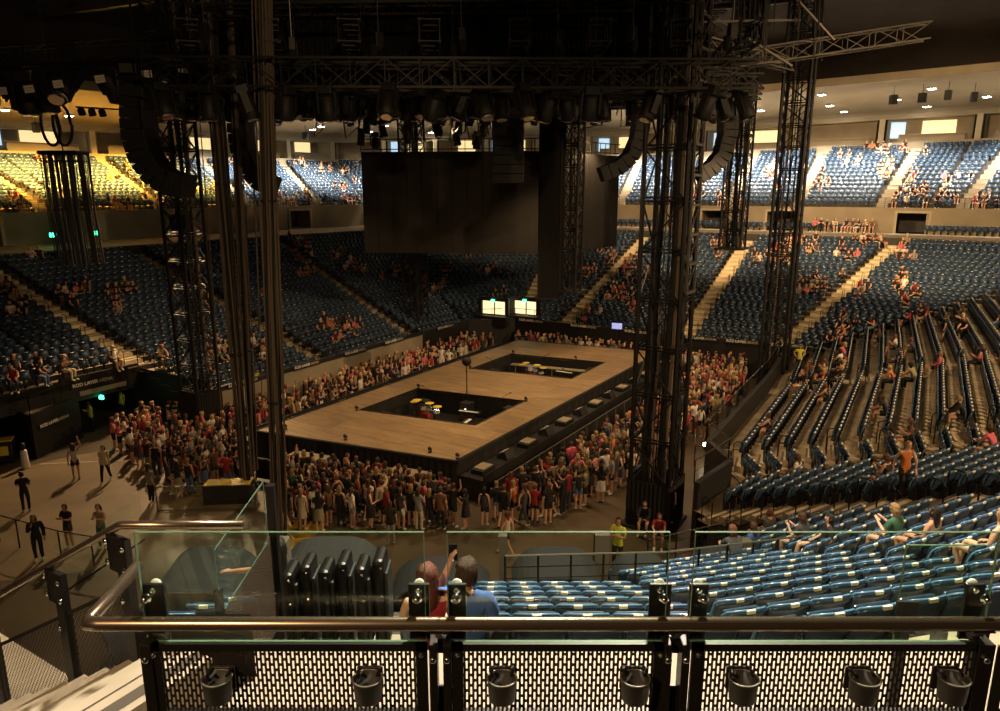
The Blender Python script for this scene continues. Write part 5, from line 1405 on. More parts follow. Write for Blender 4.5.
# yellow mat by the rightmost bundle
x = MB(); q = [atz(284,520,.015), atz(330,520,.015), atz(300,552,.015), atz(284,560,.015)]; x.poly([tuple(v) for v in q]); tag(x.build('yellow_mat', M['matyellow'] if 'matyellow' in M else M['yellow']), 'worn yellow floor patch at the foot of the rightmost cable bundle', 'mat')
# exit lights under the upper tier
for k, (px, py) in enumerate(((53,235),(95,233),(948,214))):
    o = atY(px, py, 52 if k < 2 else 78); x = MB(); x.box((0,0,0),(.45,.12,.3)); ob = x.build('exit_light', M['green']); ob.location = o; tag(ob, 'small green exit light %s' % ['on the left concourse, left one','on the left concourse behind the cable pick','over the right vomitory mouth'][k], 'light')
# ================================================================== PEOPLE
def J(pose, s):
    """joint positions of a standing / seated / walking body facing +Y, 1.70 m tall"""
    r = random.Random(s); d = {}
    st_ = pose in ('stand','hips','phone','crossed','wave','talk','chin')
    if pose.startswith('sit'):
        lean = {'sit':-.06,'sit_fwd':.16,'sit_phone':.05,'sit_side':.0}.get(pose, 0)
        d['pelvis']=(0,0,.56); d['spine']=(0,-.03+lean*.4,.75); d['chest']=(0,-.03+lean,.96); d['neck']=(0,-.02+lean*1.3,1.10)
        for sg,n in ((-1,'l'),(1,'r')):
            kx = .13*sg if pose!='sit_side' else .13*sg+.05
            d['hip'+n]=(.095*sg,.03,.55); d['knee'+n]=(kx+.02*sg,.45,.53); d['ank'+n]=(kx,.43+(.08*sg if pose=='sit' else 0),.10); d['toe'+n]=(kx+.01*sg,.60+(.08*sg if pose=='sit' else 0),.05)
    else:
        sw = .03*r.uniform(-1,1)
        d['pelvis']=(sw,0,.93); d['spine']=(sw*.6,0,1.13); d['chest']=(0,0,1.33); d['neck']=(0,.005,1.47)
        step = .27 if pose=='walk' else .03*r.uniform(-1,1)
        for sg,n in ((-1,'l'),(1,'r')):
            f = step*sg
            d['hip'+n]=(.09*sg+sw,0,.90); d['knee'+n]=(.10*sg+sw*.5,f*.45+.03,.49); d['ank'+n]=(.10*sg,f,.09 if f>=0 or pose!='walk' else .15); d['toe'+n]=(.12*sg,f+.16,.045 if f>=0 or pose!='walk' else .07)
    N=Vector(d['neck']); hx = {'phone':.03,'sit_phone':.05,'sit_fwd':.05,'chin':.06}.get(pose,.015)
    d['head0']=tuple(N+Vector((0,.012,.07))); d['head1']=tuple(N+Vector((0,hx,.145))); d['head2']=tuple(N+Vector((0,hx,.235)))
    for sg,n in ((-1,'l'),(1,'r')):
        S=N+Vector((.165*sg,-.01,-.065)); d['sho'+n]=tuple(S)
        def arm(e,w,h): d['elb'+n]=tuple(S+Vector((e[0]*sg,e[1],e[2]))); d['wri'+n]=tuple(S+Vector((w[0]*sg,w[1],w[2]))); d['han'+n]=tuple(S+Vector((h[0]*sg,h[1],h[2])))
        p = pose
        if p=='walk': arm((.06,-.12*sg,-.25),(.07,-.02+.12*-sg,-.48),(.07,.02-.14*sg,-.56))
        elif p=='hips': arm((.17,-.1,-.22),(.02,.02,-.42),(-.04,.07,-.45))
        elif p in('phone','sit_phone') : arm((.05,.07,-.26),(-.06,.28,-.16),(-.09,.34,-.10))
        elif p=='crossed' : arm((.07,.06,-.27),(-.12,.17,-.24),(-.2,.15,-.21))
        elif p=='wave' and sg>0: arm((.15,.08,.16),(.08,.12,.40),(.07,.13,.49))
        elif p=='photo' and sg<0: arm((.08,.2,.0),(-.02,.30,.20),(-.02,.32,.28))
        elif p=='talk' and sg>0: arm((.07,.03,-.27),(.02,.24,-.2),(.02,.33,-.17))
        elif p=='chin' and sg>0: arm((.04,.1,-.26),(-.08,.2,-.06),(-.1,.17,.01))
        elif p in('sit','sit_side'): arm((.06,.03,-.25),(-.0,.22,-.36),(-.03,.30,-.37))
        elif p=='sit_fwd': arm((.05,.16,-.22),(-.05,.33,-.32),(-.08,.37,-.28))
        elif p=='reach' and sg>0: arm((.10,.26,-.12),(.0,.48,-.04),(-.05,.56,-.02))
        else: arm((.06,-.02,-.28),(.07,.04,-.52),(.07,.07,-.60))
    return d
RADII = dict(pelvis=(.15,.11),spine=(.125,.095),chest=(.155,.105),neck=(.052,.052),head0=(.066,.078),head1=(.078,.097),head2=(.058,.07),
             sho=(.058,.058),elb=(.040,.040),wri=(.027,.027),han=(.036,.02),hip=(.088,.09),knee=(.055,.055),ank=(.036,.04),toe=(.038,.028))
EDG = [('pelvis','spine'),('spine','chest'),('chest','neck'),('neck','head0'),('head0','head1'),('head1','head2')]
for n in 'lr': EDG += [('chest','sho'+n),('sho'+n,'elb'+n),('elb'+n,'wri'+n),('wri'+n,'han'+n),('pelvis','hip'+n),('hip'+n,'knee'+n),('knee'+n,'ank'+n),('ank'+n,'toe'+n)]
def seg_region(e):
    a, b = e
    b0 = b.rstrip('lr') if b[-1] in 'lr' and b[:-1] in ('sho','elb','wri','han','hip','knee','ank','toe') else b
    return {'spine':'torso','chest':'torso','neck':'torso_up','head0':'neck','head1':'head','head2':'head','sho':'torso_up','elb':'uparm','wri':'forearm','han':'hand','hip':'pelvis','knee':'thigh','ank':'shin','toe':'foot'}[b0]
def rad(n):
    k = n if n in RADII else n[:-1]
    return RADII[k]
def make_body(pose, seed, level, fingers=False, fem=True):
    d = J(pose, seed); names = list(d.keys()); names.remove('pelvis'); names = ['pelvis']+names
    co = [d[n] for n in names]; R_ = [rad(n) for n in names]; E = [(names.index(a), names.index(b)) for a, b in EDG]
    if not fem: R_ = [((r[0]*1.12, r[1]*1.1) if n[:3] in ('che','sho','nec','elb','wri') else r) for n, r in zip(names, R_)]
    if fingers:
        for sd in 'lr':
            w = Vector(d['wri'+sd]); h = Vector(d['han'+sd]); f = (h-w).normalized(); side = f.cross(Vector((0,0,1)))
            if side.length < .1: side = Vector((1,0,0))
            side.normalize(); nrm = side.cross(f); hi = names.index('han'+sd); sgn = 1 if sd == 'l' else -1
            for k, L in enumerate((.062,.072,.066,.050)):
                b0 = h + side*(.026-.0175*k)*1.0; p1 = b0+f*L*.55-nrm*.006; p2 = p1+f*L*.5-nrm*.02
                i0 = len(co); co += [tuple(b0+f*.012), tuple(p1), tuple(p2)]; R_ += [(.0095,.0095),(.0085,.0085),(.007,.007)]; E += [(hi,i0),(i0,i0+1),(i0+1,i0+2)]
            t0 = h - f*.03 + side*sgn*.03; t1 = t0+f*.035+side*sgn*.022; i0 = len(co); co += [tuple(t0),tuple(t1)]; R_ += [(.011,.011),(.008,.008)]; E += [(hi,i0),(i0,i0+1)]
    me = bpy.data.meshes.new('b'); me.from_pydata(co, E, []); me.update()
    o = bpy.data.objects.new('b', me); COL.objects.link(o)
    md = o.modifiers.new('s', 'SKIN'); md.use_smooth_shade = True; md.branch_smoothing = .6
    if not me.skin_vertices: bpy.context.view_layer.update()
    lay = me.skin_vertices[0] if len(me.skin_vertices) else None
    for i, r in enumerate(R_): lay.data[i].radius = r
    lay.data[0].use_root = True
    if level: sb = o.modifiers.new('u', 'SUBSURF'); sb.levels = level; sb.render_levels = level
    dg = bpy.context.evaluated_depsgraph_get(); out = bpy.data.meshes.new_from_object(o.evaluated_get(dg))
    bpy.data.objects.remove(o); bpy.data.meshes.remove(me)
    # regions
    V = [v.co.copy() for v in out.vertices]; Nn = [v.normal.copy() for v in out.vertices]
    F = [tuple(p.vertices) for p in out.polygons]; reg = []
    segs = [(Vector(d[a]), Vector(d[b]), seg_region((a, b)), rad(b)[0]) for a, b in EDG]
    for f in F:
        c = sum((V[i] for i in f), Vector())/len(f); best = None
        for a, b, rg, rr_ in segs:
            ab_ = b-a; t = max(0, min(1, (c-a).dot(ab_)/ab_.length_squared)); q = a+ab_*t; dd = (c-q).length/ (rr_+.03)
            if best is None or dd < best[0]: best = (dd, rg, t)
        reg.append(best[1:])
    out.polygons.foreach_set('use_smooth', [True]*len(out.polygons))
    return dict(mesh=out, V=V, N=Nn, F=F, reg=reg, d=d, pose=pose)
def part_from(B, test, off, name, mt):
    mp = {}; v = []; f = []
    for face, (rg, t) in zip(B['F'], B['reg']):
        c = sum((B['V'][i] for i in face), Vector())/len(face)
        if test(rg, t, c):
            ff = []
            for i in face:
                if i not in mp: mp[i] = len(v); v.append(tuple(B['V'][i]+B['N'][i]*off*(1+(.45*math.sin(B['V'][i].x*90+B['V'][i].z*60)*math.cos(B['V'][i].y*80) if 'hair' in name else 0))))
                ff.append(mp[i])
            f.append(tuple(ff))
    me = bpy.data.meshes.new(name); me.from_pydata(v, [], f); me.materials.append(mt); me.polygons.foreach_set('use_smooth', [True]*len(f)); me.update(); return me
def mesh_of(mb, name, mt):
    me = bpy.data.meshes.new(name); me.from_pydata(mb.v, [], mb.f); me.materials.append(mt); me.polygons.foreach_set('use_smooth', [True]*len(mb.f)); me.update(); return me
def wardrobe(B):
    d = B['d']; H1 = Vector(d['head1']); sit = B['pose'].startswith('sit'); B['parts'] = {}
    P = B['parts']
    P['t_shirt'] = part_from(B, lambda r,t,c: r in('torso','torso_up','pelvis') and not (c.z > d['neck'][2]-.015) or (r=='uparm' and t<.62), .014, 't_shirt', M['cloth'])
    P['sleeveless_top'] = part_from(B, lambda r,t,c: r in('torso','torso_up') and c.z < d['neck'][2]-.07 and abs(c.x)<.15, .010, 'sleeveless_top', M['cloth'])
    P['jacket'] = part_from(B, lambda r,t,c: (r in('torso','torso_up','pelvis') and c.z < d['neck'][2]) or r in('uparm','forearm'), .024, 'jacket', M['cloth'])
    P['trousers'] = part_from(B, lambda r,t,c: r in('pelvis','thigh','shin') and not (r=='shin' and t>.93), .012, 'trousers', M['cloth'])
    P['shorts'] = part_from(B, lambda r,t,c: r=='pelvis' or (r=='thigh' and t<.5), .018, 'shorts', M['cloth'])
    P['shoes'] = part_from(B, lambda r,t,c: r=='foot' or (r=='shin' and t>.9), .010, 'shoes', M['cloth'])
    face = lambda c: c.y > H1.y+.025 and c.z < H1.z+.055
    P['short_hair'] = part_from(B, lambda r,t,c: r=='head' and not face(c) and c.z > H1.z-.09, .022, 'short_hair', M['hairm'])
    m = MB()
    if sit: pass
    if not sit:
        z0 = d['pelvis'][2]; n = 18; i0 = 0
        for (w, dp, z) in ((.135,.115,z0+.10),(.165,.14,z0-.02),(.185,.16,z0-.18),(.20,.175,z0-.36)):
            for k in range(n):
                a = 2*math.pi*k/n; q = 1+.05*math.cos(5*a)*(z<z0-.1); m.v.append((d['pelvis'][0]+w*math.cos(a)*q, dp*math.sin(a)*q, z))
        for j in range(3):
            for k in range(n): a = j*n; m.f.append((a+k, a+(k+1)%n, a+n+(k+1)%n, a+n+k))
        P['skirt'] = mesh_of(m, 'skirt', M['cloth'])
    # long hair: cap plus a fall of hair over the back
    v = P['short_hair']; lv_ = [tuple(x.co) for x in v.vertices]; lf = [tuple(p.vertices) for p in v.polygons]; m = MB(); m.v = lv_; m.f = lf
    i0 = len(m.v); n = 12; rows_ = ((.05,.04,.085,-.02),(.085,.05,.04,-.045),(.092,.048,-.03,-.05),(.096,.04,-.10,-.062),(.088,.03,-.18,-.075),(.07,.022,-.25,-.08),(.035,.012,-.29,-.08))
    for w, dp, z, y in rows_:
        for k in range(n): a = 2*math.pi*k/n; q_ = 1+.10*math.cos(4*a+z*20)+.05*math.cos(7*a-z*33); m.v.append((H1.x+w*math.cos(a)*q_, H1.y+y+dp*math.sin(a)*q_, H1.z+z))
    for j in range(len(rows_)-1):
        for k in range(n): a = i0+j*n; m.f.append((a+k, a+(k+1)%n, a+n+(k+1)%n, a+n+k))
    m.f.append(tuple(i0+(len(rows_)-1)*n+k for k in range(n)))
    P['long_hair'] = mesh_of(m, 'long_hair', M['hairm'])
    m = MB(); f1 = H1+Vector((0,rad('head1')[1]*.92,.0))
    for sx in (-1, 1): m.sphere((f1.x+.030*sx, f1.y-.012, f1.z+.012), .011, 8)
    P['eyes'] = mesh_of(m, 'eyes', M['eye'])
    m = MB(); m.hexa([(f1.x-.014,f1.y-.02,f1.z-.035),(f1.x+.014,f1.y-.02,f1.z-.035),(f1.x+.011,f1.y+.014,f1.z-.03),(f1.x-.011,f1.y+.014,f1.z-.03),(f1.x-.006,f1.y-.02,f1.z+.015),(f1.x+.006,f1.y-.02,f1.z+.015),(f1.x+.004,f1.y+.0,f1.z+.012),(f1.x-.004,f1.y+.0,f1.z+.012)])
    P['nose'] = mesh_of(m, 'nose', M['skin'])
    m = MB(); m.sphere((f1.x, f1.y-.014, f1.z-.052), .02, 8, sc=(1.1,.35,.28)); P['mouth'] = mesh_of(m, 'mouth', M['lips'])
    m = MB()
    for sx in (-1,1): m.sphere((H1.x+sx*rad('head1')[0]*.98, H1.y-.005, H1.z), .026, 8, sc=(.4,.7,1.1))
    P['ears'] = mesh_of(m, 'ears', M['skin'])
    B['mesh'].materials.clear(); B['mesh'].materials.append(M['skin'])
    return B
M['lips'] = mat('lips', (.35,.10,.08), .5)
BODIES = {}
for p in ('stand','hips','phone','crossed','wave','talk','chin','walk','sit','sit_fwd','sit_phone'):
    for fem in (True, False):
        BODIES[(p, fem)] = wardrobe(make_body(p, len(p)+fem, 1, False, fem))
DET = {}
def detailed(p, fem, seed=5):
    k = (p, fem, seed)
    if k not in DET: DET[k] = wardrobe(make_body(p, seed, 2, True, fem))
    return DET[k]
CL = dict(black=(.012,.012,.014), charcoal=(.05,.05,.055), white=(.72,.68,.60), cream=(.62,.52,.36), red=(.30,.02,.025), pink=(.65,.13,.18), grey=(.25,.24,.22), navy=(.02,.035,.10), brown=(.16,.08,.045),
          green=(.04,.13,.07), denim=(.10,.16,.28), orange=(.6,.18,.04), blue=(.06,.14,.42), yellow=(.60,.62,.05), khaki=(.28,.24,.13))
HR = {'dark':(.02,.012,.008),'brown':(.10,.045,.02),'auburn':(.20,.06,.022),'blond':(.48,.30,.12)}
SK = ((.62,.33,.20),(.55,.28,.16),(.68,.40,.26),(.35,.17,.09))
TKN = {'t_shirt':'t-shirt','sleeveless_top':'vest','jacket':'jacket'}
used_labels = set()
def person(pos, rz, pose='stand', fem=True, top='black', topk='t_shirt', bot='black', botk='shorts', hair='dark', hairk=None, skin=0, shoe='white', where='', label=None, group=None, scale=1, det=False, extra=None, seed=5):
    B = detailed(pose, fem, seed) if det else BODIES[(pose, fem)]
    o = bpy.data.objects.new('person', B['mesh']); COL.objects.link(o); o.location = pos; o.rotation_euler = (0,0,rz); o.scale = (scale,)*3; o.color = (*SK[skin],1)
    hairk = hairk or ('long_hair' if fem else 'short_hair')
    if botk == 'skirt' and 'skirt' not in B['parts']: botk = 'shorts'
    lst = [(botk, CL[bot]), (topk, CL[top]), (hairk, HR[hair]), ('shoes', CL[shoe])]
    if det: lst += [('eyes',(0,0,0)),('nose',SK[skin]),('mouth',(0,0,0)),('ears',SK[skin])]
    for nm, c in lst:
        k = bpy.data.objects.new(nm, B['parts'][nm]); COL.objects.link(k); k.parent = o; k.color = (*c, 1)
    tk = TKN[topk]
    if not label:
        act = {'stand':'standing','hips':'hands on hips','phone':'with phone','crossed':'arms crossed','wave':'arm raised','talk':'gesturing','chin':'hand at chin','walk':'walking','sit':'seated','sit_fwd':'leaning forward','sit_phone':'with phone'}[pose]
        label = 'person %s, %s %s, %s %s, %s %s hair, %s' % (act, top, tk, bot, botk, {'long_hair':'long','short_hair':'short'}[hairk], hair, where)
    tag(o, label, 'person', group)
    return o

# ---- hand placed people
def look(p, q): d = Vector(q)-Vector(p); return math.atan2(-d.x, d.y)
seat_xy = [(s, proj(s[0].x, s[0].y, s[0].z+1.0)) for s in seats]
taken = set()
def seat_near(px, py):
    best = None
    for i, (s, q) in enumerate(seat_xy):
        if i in taken: continue
        d = (q[0]-px)**2+(q[1]-py)**2
        if best is None or d < best[0]: best = (d, i)
    taken.add(best[1]); s = seat_xy[best[1]][0]; return s[0], s[1]
def sitter(px, py, **k):
    p, n = seat_near(px, py); p = p + n*.12 ; rz = math.atan2(-n.x, n.y)+k.pop('turn', 0)
    return person(p+Vector((0,0,-.03)), rz, **k)
# the couple just below the railing
w1 = person((-.62, 5.45, 8.12), .12, 'sit', True, 'red','sleeveless_top','denim','shorts','auburn', skin=2, det=True, label='person with long auburn hair in red halter top seated just below the railing')
m1_ = person((-.20, 5.75, 7.72), -.1, 'sit_photo', False, 'blue','t_shirt','charcoal','shorts','brown', skin=0, det=True, label='person in blue t-shirt with black strap raising a phone, seated just below the railing') if False else None
def J_photo():
    pass
_J = J
def J(pose, s):
    if pose == 'sit_photo':
        d = _J('sit', s); N = Vector(d['neck']); S = Vector(d['shol']); d['elbl'] = tuple(S+Vector((-.09,.14,-.08))); d['wril'] = tuple(S+Vector((-.0,.2,.13))); d['hanl'] = tuple(S+Vector((.02,.21,.21))); return d
    if pose == 'reach_left':
        d = _J('stand', s); S = Vector(d['shol']); d['elbl'] = tuple(S+Vector((-.12,.22,-.14))); d['wril'] = tuple(S+Vector((-.34,.34,-.18))); d['hanl'] = tuple(S+Vector((-.42,.36,-.17))); return d
    return _J(pose, s)
m1_ = person((-.27, 5.38, 8.16), -.05, 'sit_photo', False, 'blue','t_shirt','charcoal','shorts','brown', skin=0, det=True, scale=1.04, label='person in blue t-shirt with black strap raising a phone, seated just below the railing')
st_o = MB(); st_o.bar((-.02,-.14,1.10),(.30,-.08,.80),.05,.02); st_o.build('shoulder_strap', M['black'], m1_)
ph = MB(); ph.box((0,0,0),(.075,.01,.15)); po = ph.build('phone', M['phone']); d_ = DET[('sit_photo',False,5)]['d']['hanl']; po.location = Vector((-.27,5.38,8.16))+Vector(d_)*1.04+Vector((.02,.04,.03)); tag(po, 'small dark phone held up by the person in the blue t-shirt', 'phone')
_q = atY(278, 548, 7.4); person((_q.x, 7.4, _q.z-1.6), .35, 'reach_left', True, 'black','t_shirt','black','trousers','dark', skin=1, det=True, label='person reaching a bare arm out to the left behind the slanting glass pane')
st_near = dict(det=True)
# right stand, near
for a in (
 dict(px=894,py=404,pose='sit_fwd',fem=True,top='black',bot='black',hair='brown',label='person in black with brown hair leaning forward, middle of the right stand'),
 dict(px=893,py=353,pose='sit',fem=False,top='black',bot='charcoal',botk='trousers',hair='dark',label='person in black seated far up the right stand, bare forearm showing'),
 dict(px=945,py=358,pose='sit',fem=True,top='pink',topk='jacket',bot='black',hair='blond',label='blond person in bright pink jacket seated in the right stand'),
 dict(px=975,py=356,pose='sit_phone',fem=True,top='pink',topk='sleeveless_top',bot='black',botk='trousers',hair='dark',label='person in pale pink top and black trousers near the right edge of the stand'),
 dict(px=980,py=410,pose='sit_fwd',fem=False,top='black',topk='jacket',bot='black',hair='blond',label='short haired blond person in black jacket seated with elbows on knees, right stand'),
 dict(px=998,py=432,pose='sit_fwd',fem=True,top='pink',bot='black',hair='brown',label='person in pink cut by the right picture edge, right stand'),
 dict(px=915,py=422,pose='sit_phone',fem=True,top='brown',bot='black',hair='auburn',label='auburn haired person in brown looking at a phone, behind the walking woman'),
 dict(px=894,py=468,pose='sit_phone',fem=True,top='black',topk='sleeveless_top',bot='black',hair='auburn',label='person in black tank dress with bare legs using a phone, lower right stand'),
 dict(px=910,py=524,pose='sit_phone',fem=True,top='green',bot='black',hair='blond',label='person with braided blond hair in green shirt just above the right glass pane'),
 dict(px=933,py=524,pose='sit',fem=True,top='cream',topk='sleeveless_top',bot='black',hair='dark',label='dark haired person with bare shoulders beside the green shirt'),
 dict(px=829,py=524,pose='sit',fem=True,top='black',bot='black',hair='dark',turn=.9,label='dark haired person in black looking left above the right glass pane'),
 dict(px=806,py=528,pose='sit_phone',fem=True,top='charcoal',bot='black',hair='brown',label='brown haired person bent low beside the dark haired one, above the right pane'),
 dict(px=763,py=510,pose='sit',fem=False,top='charcoal',bot='black',hair='auburn',label='red faced person with light hair by the thin railing right of the tower'),
 dict(px=752,py=535,pose='sit',fem=True,top='blue',bot='denim',hair='brown',label='person with brown hair and blue top at the left end of the right pane'),
 dict(px=737,py=545,pose='sit_fwd',fem=True,top='charcoal',bot='black',hair='auburn',label='person with bare arms behind the left end of the right glass pane'),
 dict(px=795,py=462,pose='sit',fem=True,top='white',bot='khaki',hair='auburn',label='person in white top seen from behind near the lower rows of the right stand'),
 dict(px=781,py=425,pose='sit_fwd',fem=True,top='black',topk='sleeveless_top',bot='black',hair='brown',label='person with bare shoulders low in the right stand near its front railing'),
 dict(px=838,py=392,pose='sit_fwd',fem=True,top='black',topk='sleeveless_top',bot='black',hair='auburn',label='auburn haired person with bare back bending forward in the right stand'),
 dict(px=1000,py=530,pose='sit',fem=True,top='orange',topk='sleeveless_top',bot='black',hair='blond',label='person with bare shoulder at the right picture edge behind the pane')):
    px, py = a.pop('px'), a.pop('py'); sitter(px, py, det=True, skin=RND.randrange(3), **a)
p, n = seat_near(918, 480); person(p+n*.35, math.atan2(-n.x,n.y)+2.6, 'walk', True, 'orange','sleeveless_top','black','trousers','blond', skin=2, det=True, label='blond person in orange top and black trousers walking down between the seat rows')
p, n = seat_near(952, 328); person(p+n*.35, math.atan2(-n.x,n.y), 'talk', False, 'black','t_shirt','charcoal','shorts','brown', label='person in black standing high up in the right stand')
# on the hall floor
def stand_px(px, py, z=0, **k):
    p = atz(px, py, z); return person(p, k.pop('rz', None) if 'rz' in k else look(p, (0,40,0)), **k)
for a in (
 dict(px=77,py=480,pose='wave',fem=True,top='white',topk='sleeveless_top',bot='black',botk='shorts',hair='brown',rz=.6,label='person in white crop top and black shorts raising an arm on the round mat'),
 dict(px=107,py=482,pose='walk',fem=True,top='cream',bot='black',botk='trousers',hair='dark',rz=3.3,label='person in cream blouse and black trousers walking over the round mat'),
 dict(px=27,py=512,pose='crossed',fem=False,top='black',bot='black',botk='trousers',hair='dark',rz=.4,label='person all in black standing on the round mat at left'),
 dict(px=152,py=503,pose='stand',fem=True,top='grey',bot='black',botk='trousers',hair='brown',rz=-.6,label='person in light grey t-shirt and black trousers by the end of the glass parapet'),
 dict(px=40,py=560,pose='chin',fem=True,top='black',topk='jacket',bot='black',botk='trousers',hair='dark',rz=3.6,label='dark haired person in black bending at the lower left parapet'),
 dict(px=71,py=548,pose='phone',fem=False,top='black',bot='charcoal',hair='brown',rz=2.9,label='person in black t-shirt looking at a phone behind the lower left parapet'),
 dict(px=104,py=548,pose='phone',fem=True,top='khaki',topk='sleeveless_top',bot='green',botk='trousers',hair='dark',rz=3.1,label='dark haired person in khaki top with a phone behind the lower left parapet'),
 dict(px=303,py=531,pose='stand',fem=True,top='cream',bot='cream',botk='skirt',hair='blond',rz=-.2,label='blond person in cream dress just right of the rightmost cable bundle'),
 dict(px=320,py=533,pose='phone',fem=True,top='black',bot='khaki',botk='skirt',hair='dark',rz=-.1,label='person in black top and khaki skirt beside the cream dress'),
 dict(px=353,py=530,pose='hips',fem=True,top='white',bot='grey',botk='shorts',hair='brown',rz=-.9,label='person in white t-shirt and grey shorts near the left glass pane top edge'),
 dict(px=391,py=545,pose='stand',fem=True,top='black',bot='grey',botk='trousers',hair='brown',rz=.2,label='person in black top and grey trousers above the right end of the left pane'),
 dict(px=507,py=556,pose='walk',fem=True,top='cream',topk='sleeveless_top',bot='black',botk='shorts',hair='auburn',rz=1.2,label='person in cream top walking left behind the middle glass pane'),
 dict(px=600,py=503,pose='stand',fem=True,top='black',bot='white',botk='skirt',hair='dark',rz=-.2,label='person in black top and white skirt standing left of the big tower'),
 dict(px=548,py=525,pose='talk',fem=True,top='black',bot='black',botk='shorts',hair='brown',rz=.3,label='person in black with bare legs at the crowd front, left of the white skirt'),
 dict(px=578,py=510,pose='crossed',fem=False,top='black',bot='denim',botk='shorts',hair='dark',rz=.1,label='person in black t-shirt and denim shorts left of the white skirt'),
 dict(px=699,py=437,pose='walk',fem=True,top='white',bot='black',botk='shorts',hair='brown',rz=.7,label='person in white t-shirt striding along right of the big tower'),
 dict(px=727,py=420,pose='hips',fem=False,top='red',bot='grey',botk='trousers',hair='brown',rz=.5,label='person in red t-shirt and grey trousers at the right edge of the crowd'),
 dict(px=715,py=424,pose='stand',fem=True,top='khaki',bot='khaki',botk='trousers',hair='blond',rz=.5,label='person in khaki beside the red t-shirt at the right crowd edge'),
 dict(px=668,py=522,z=.4,pose='stand',fem=True,top='black',bot='green',botk='skirt',hair='dark',rz=3.0,label='person in black top and green skirt standing on the ramp right of the tower'),
 dict(px=645,py=532,z=.0,pose='sit_fwd',fem=True,top='black',topk='jacket',bot='black',botk='shorts',hair='brown',rz=2.7,label='person in black and white jacket seated at the foot of the big tower'),
 dict(px=658,py=545,z=.0,pose='sit_fwd',fem=True,top='red',bot='black',botk='shorts',hair='auburn',rz=2.9,label='person in red top seated in front at the foot of the big tower'),
 dict(px=705,py=455,z=-.3,pose='chin',fem=True,top='brown',bot='black',botk='trousers',hair='brown',rz=1.0,label='person at the railed stair enclosure with the bright lamp'),
 dict(px=747,py=372,pose='stand',fem=True,top='white',bot='denim',botk='trousers',hair='auburn',rz=2.6,label='person in white t-shirt walking up at the far end of the right crowd'),
 dict(px=782,py=393,pose='stand',fem=False,top='black',bot='black',botk='trousers',hair='dark',rz=.4,label='person in black beside the lit pit stair'),
 dict(px=771,py=395,pose='phone',fem=True,top='grey',bot='grey',botk='trousers',hair='brown',rz=.7,label='person in grey at the foot of the far right tower'),
 dict(px=387,py=380,pose='hips',fem=False,top='white',bot='black',botk='trousers',hair='brown',rz=-2,label='person in white shirt standing tall in the left side crowd'),
 dict(px=185,py=492,pose='sit_fwd',fem=True,top='white',bot='black',botk='shorts',hair='brown',rz=2,label='person in white seated on the floor behind the glass parapet'),
 dict(px=196,py=490,pose='sit',fem=True,top='red',bot='black',botk='shorts',hair='dark',rz=2.5,label='person in red seated beside the counter with yellow cards')):
    px, py = a.pop('px'), a.pop('py'); z = a.pop('z', 0); det = a.get('fem') is not None and py > 470
    stand_px(px, py, z, det=det, skin=RND.randrange(3), **a)
for px, py, z, rz, pose, lb in ((171,402,1.0,-1.5,'hips','steward in yellow shirt standing at the small stair left of the cable bundles'),(124,418,0,2.6,'stand','steward in yellow shirt in the dark mouth of the left tunnel'),(259,398,.9,-1.8,'stand','steward in yellow shirt seen between the cable bundles'),
                                (798,372,1.55,2.8,'hips','steward in yellow shirt on top of the lit pit stair'),(849//1,347,1.6,2.8,'stand','steward in yellow shirt beyond the right crowd') if False else (702,337,1.0,2.9,'stand','steward in yellow shirt by the far wall behind the right crowd'),
                                (617,570,1.4,2.6,'crossed','steward in yellow shirt half hidden behind the middle glass pane'),(93,432,0,2.4,'phone','person in yellow top at the edge of the left crowd')):
    stand_px(px, py, z, pose=pose, fem=False, top='yellow', topk='t_shirt', bot='black', botk='trousers', hair='dark', rz=rz, skin=0, shoe='black', det=py > 500, label=lb)

# ---- the crowd
def inpoly(x, y, P):
    c = False; j = len(P)-1
    for i in range(len(P)):
        if (P[i][1] > y) != (P[j][1] > y) and x < (P[j][0]-P[i][0])*(y-P[i][1])/(P[j][1]-P[i][1])+P[i][0]: c = not c
        j = i
    return c
people = [tuple(o.location)[:2] for o in COL.objects if o.name.startswith('person')]
cells = {}
def ok(x, y, d):
    cx, cy = int(x//.6), int(y//.6)
    for i in (-1,0,1):
        for j in (-1,0,1):
            for q in cells.get((cx+i, cy+j), ()):
                if (q[0]-x)**2+(q[1]-y)**2 < d*d: return False
    cells.setdefault((cx, cy), []).append((x, y)); return True
for q in people: cells.setdefault((int(q[0]//.6), int(q[1]//.6)), []).append(q)
towers_xy = [(5.95,25.3,1.35),(17.1,43.1,1.2),(-15.3,34.9,1.15),(-6.6,55,1.2)]
def on_stage(p):
    a, b = SC[0], SC[1]
    import itertools
    n = 0
    Q = [st(-.02,-.0), st(1.0,-.0), st(1.0,1.0), st(-.0,1.0)]
    return inpoly(p.x, p.y, [(q.x, q.y) for q in Q])
crowd = []
def fill(P, n, zone, dmin, world=False):
    xs = [p[0] for p in P]; ys = [p[1] for p in P]; t = 0; c = 0
    while c < n and t < n*60:
        t += 1; x = RND.uniform(min(xs), max(xs)); y = RND.uniform(min(ys), max(ys))
        if not inpoly(x, y, P): continue
        w_ = ab(x, y) if world else atz(x, y, 0)
        if any((w_.x-a)**2+(w_.y-b)**2 < r*r for a, b, r in towers_xy): continue
        if (w_.x+7.6)**2+(w_.y-22.9)**2 < .5: continue
        if not ok(w_.x, w_.y, dmin): continue
        crowd.append((w_, zone)); c += 1
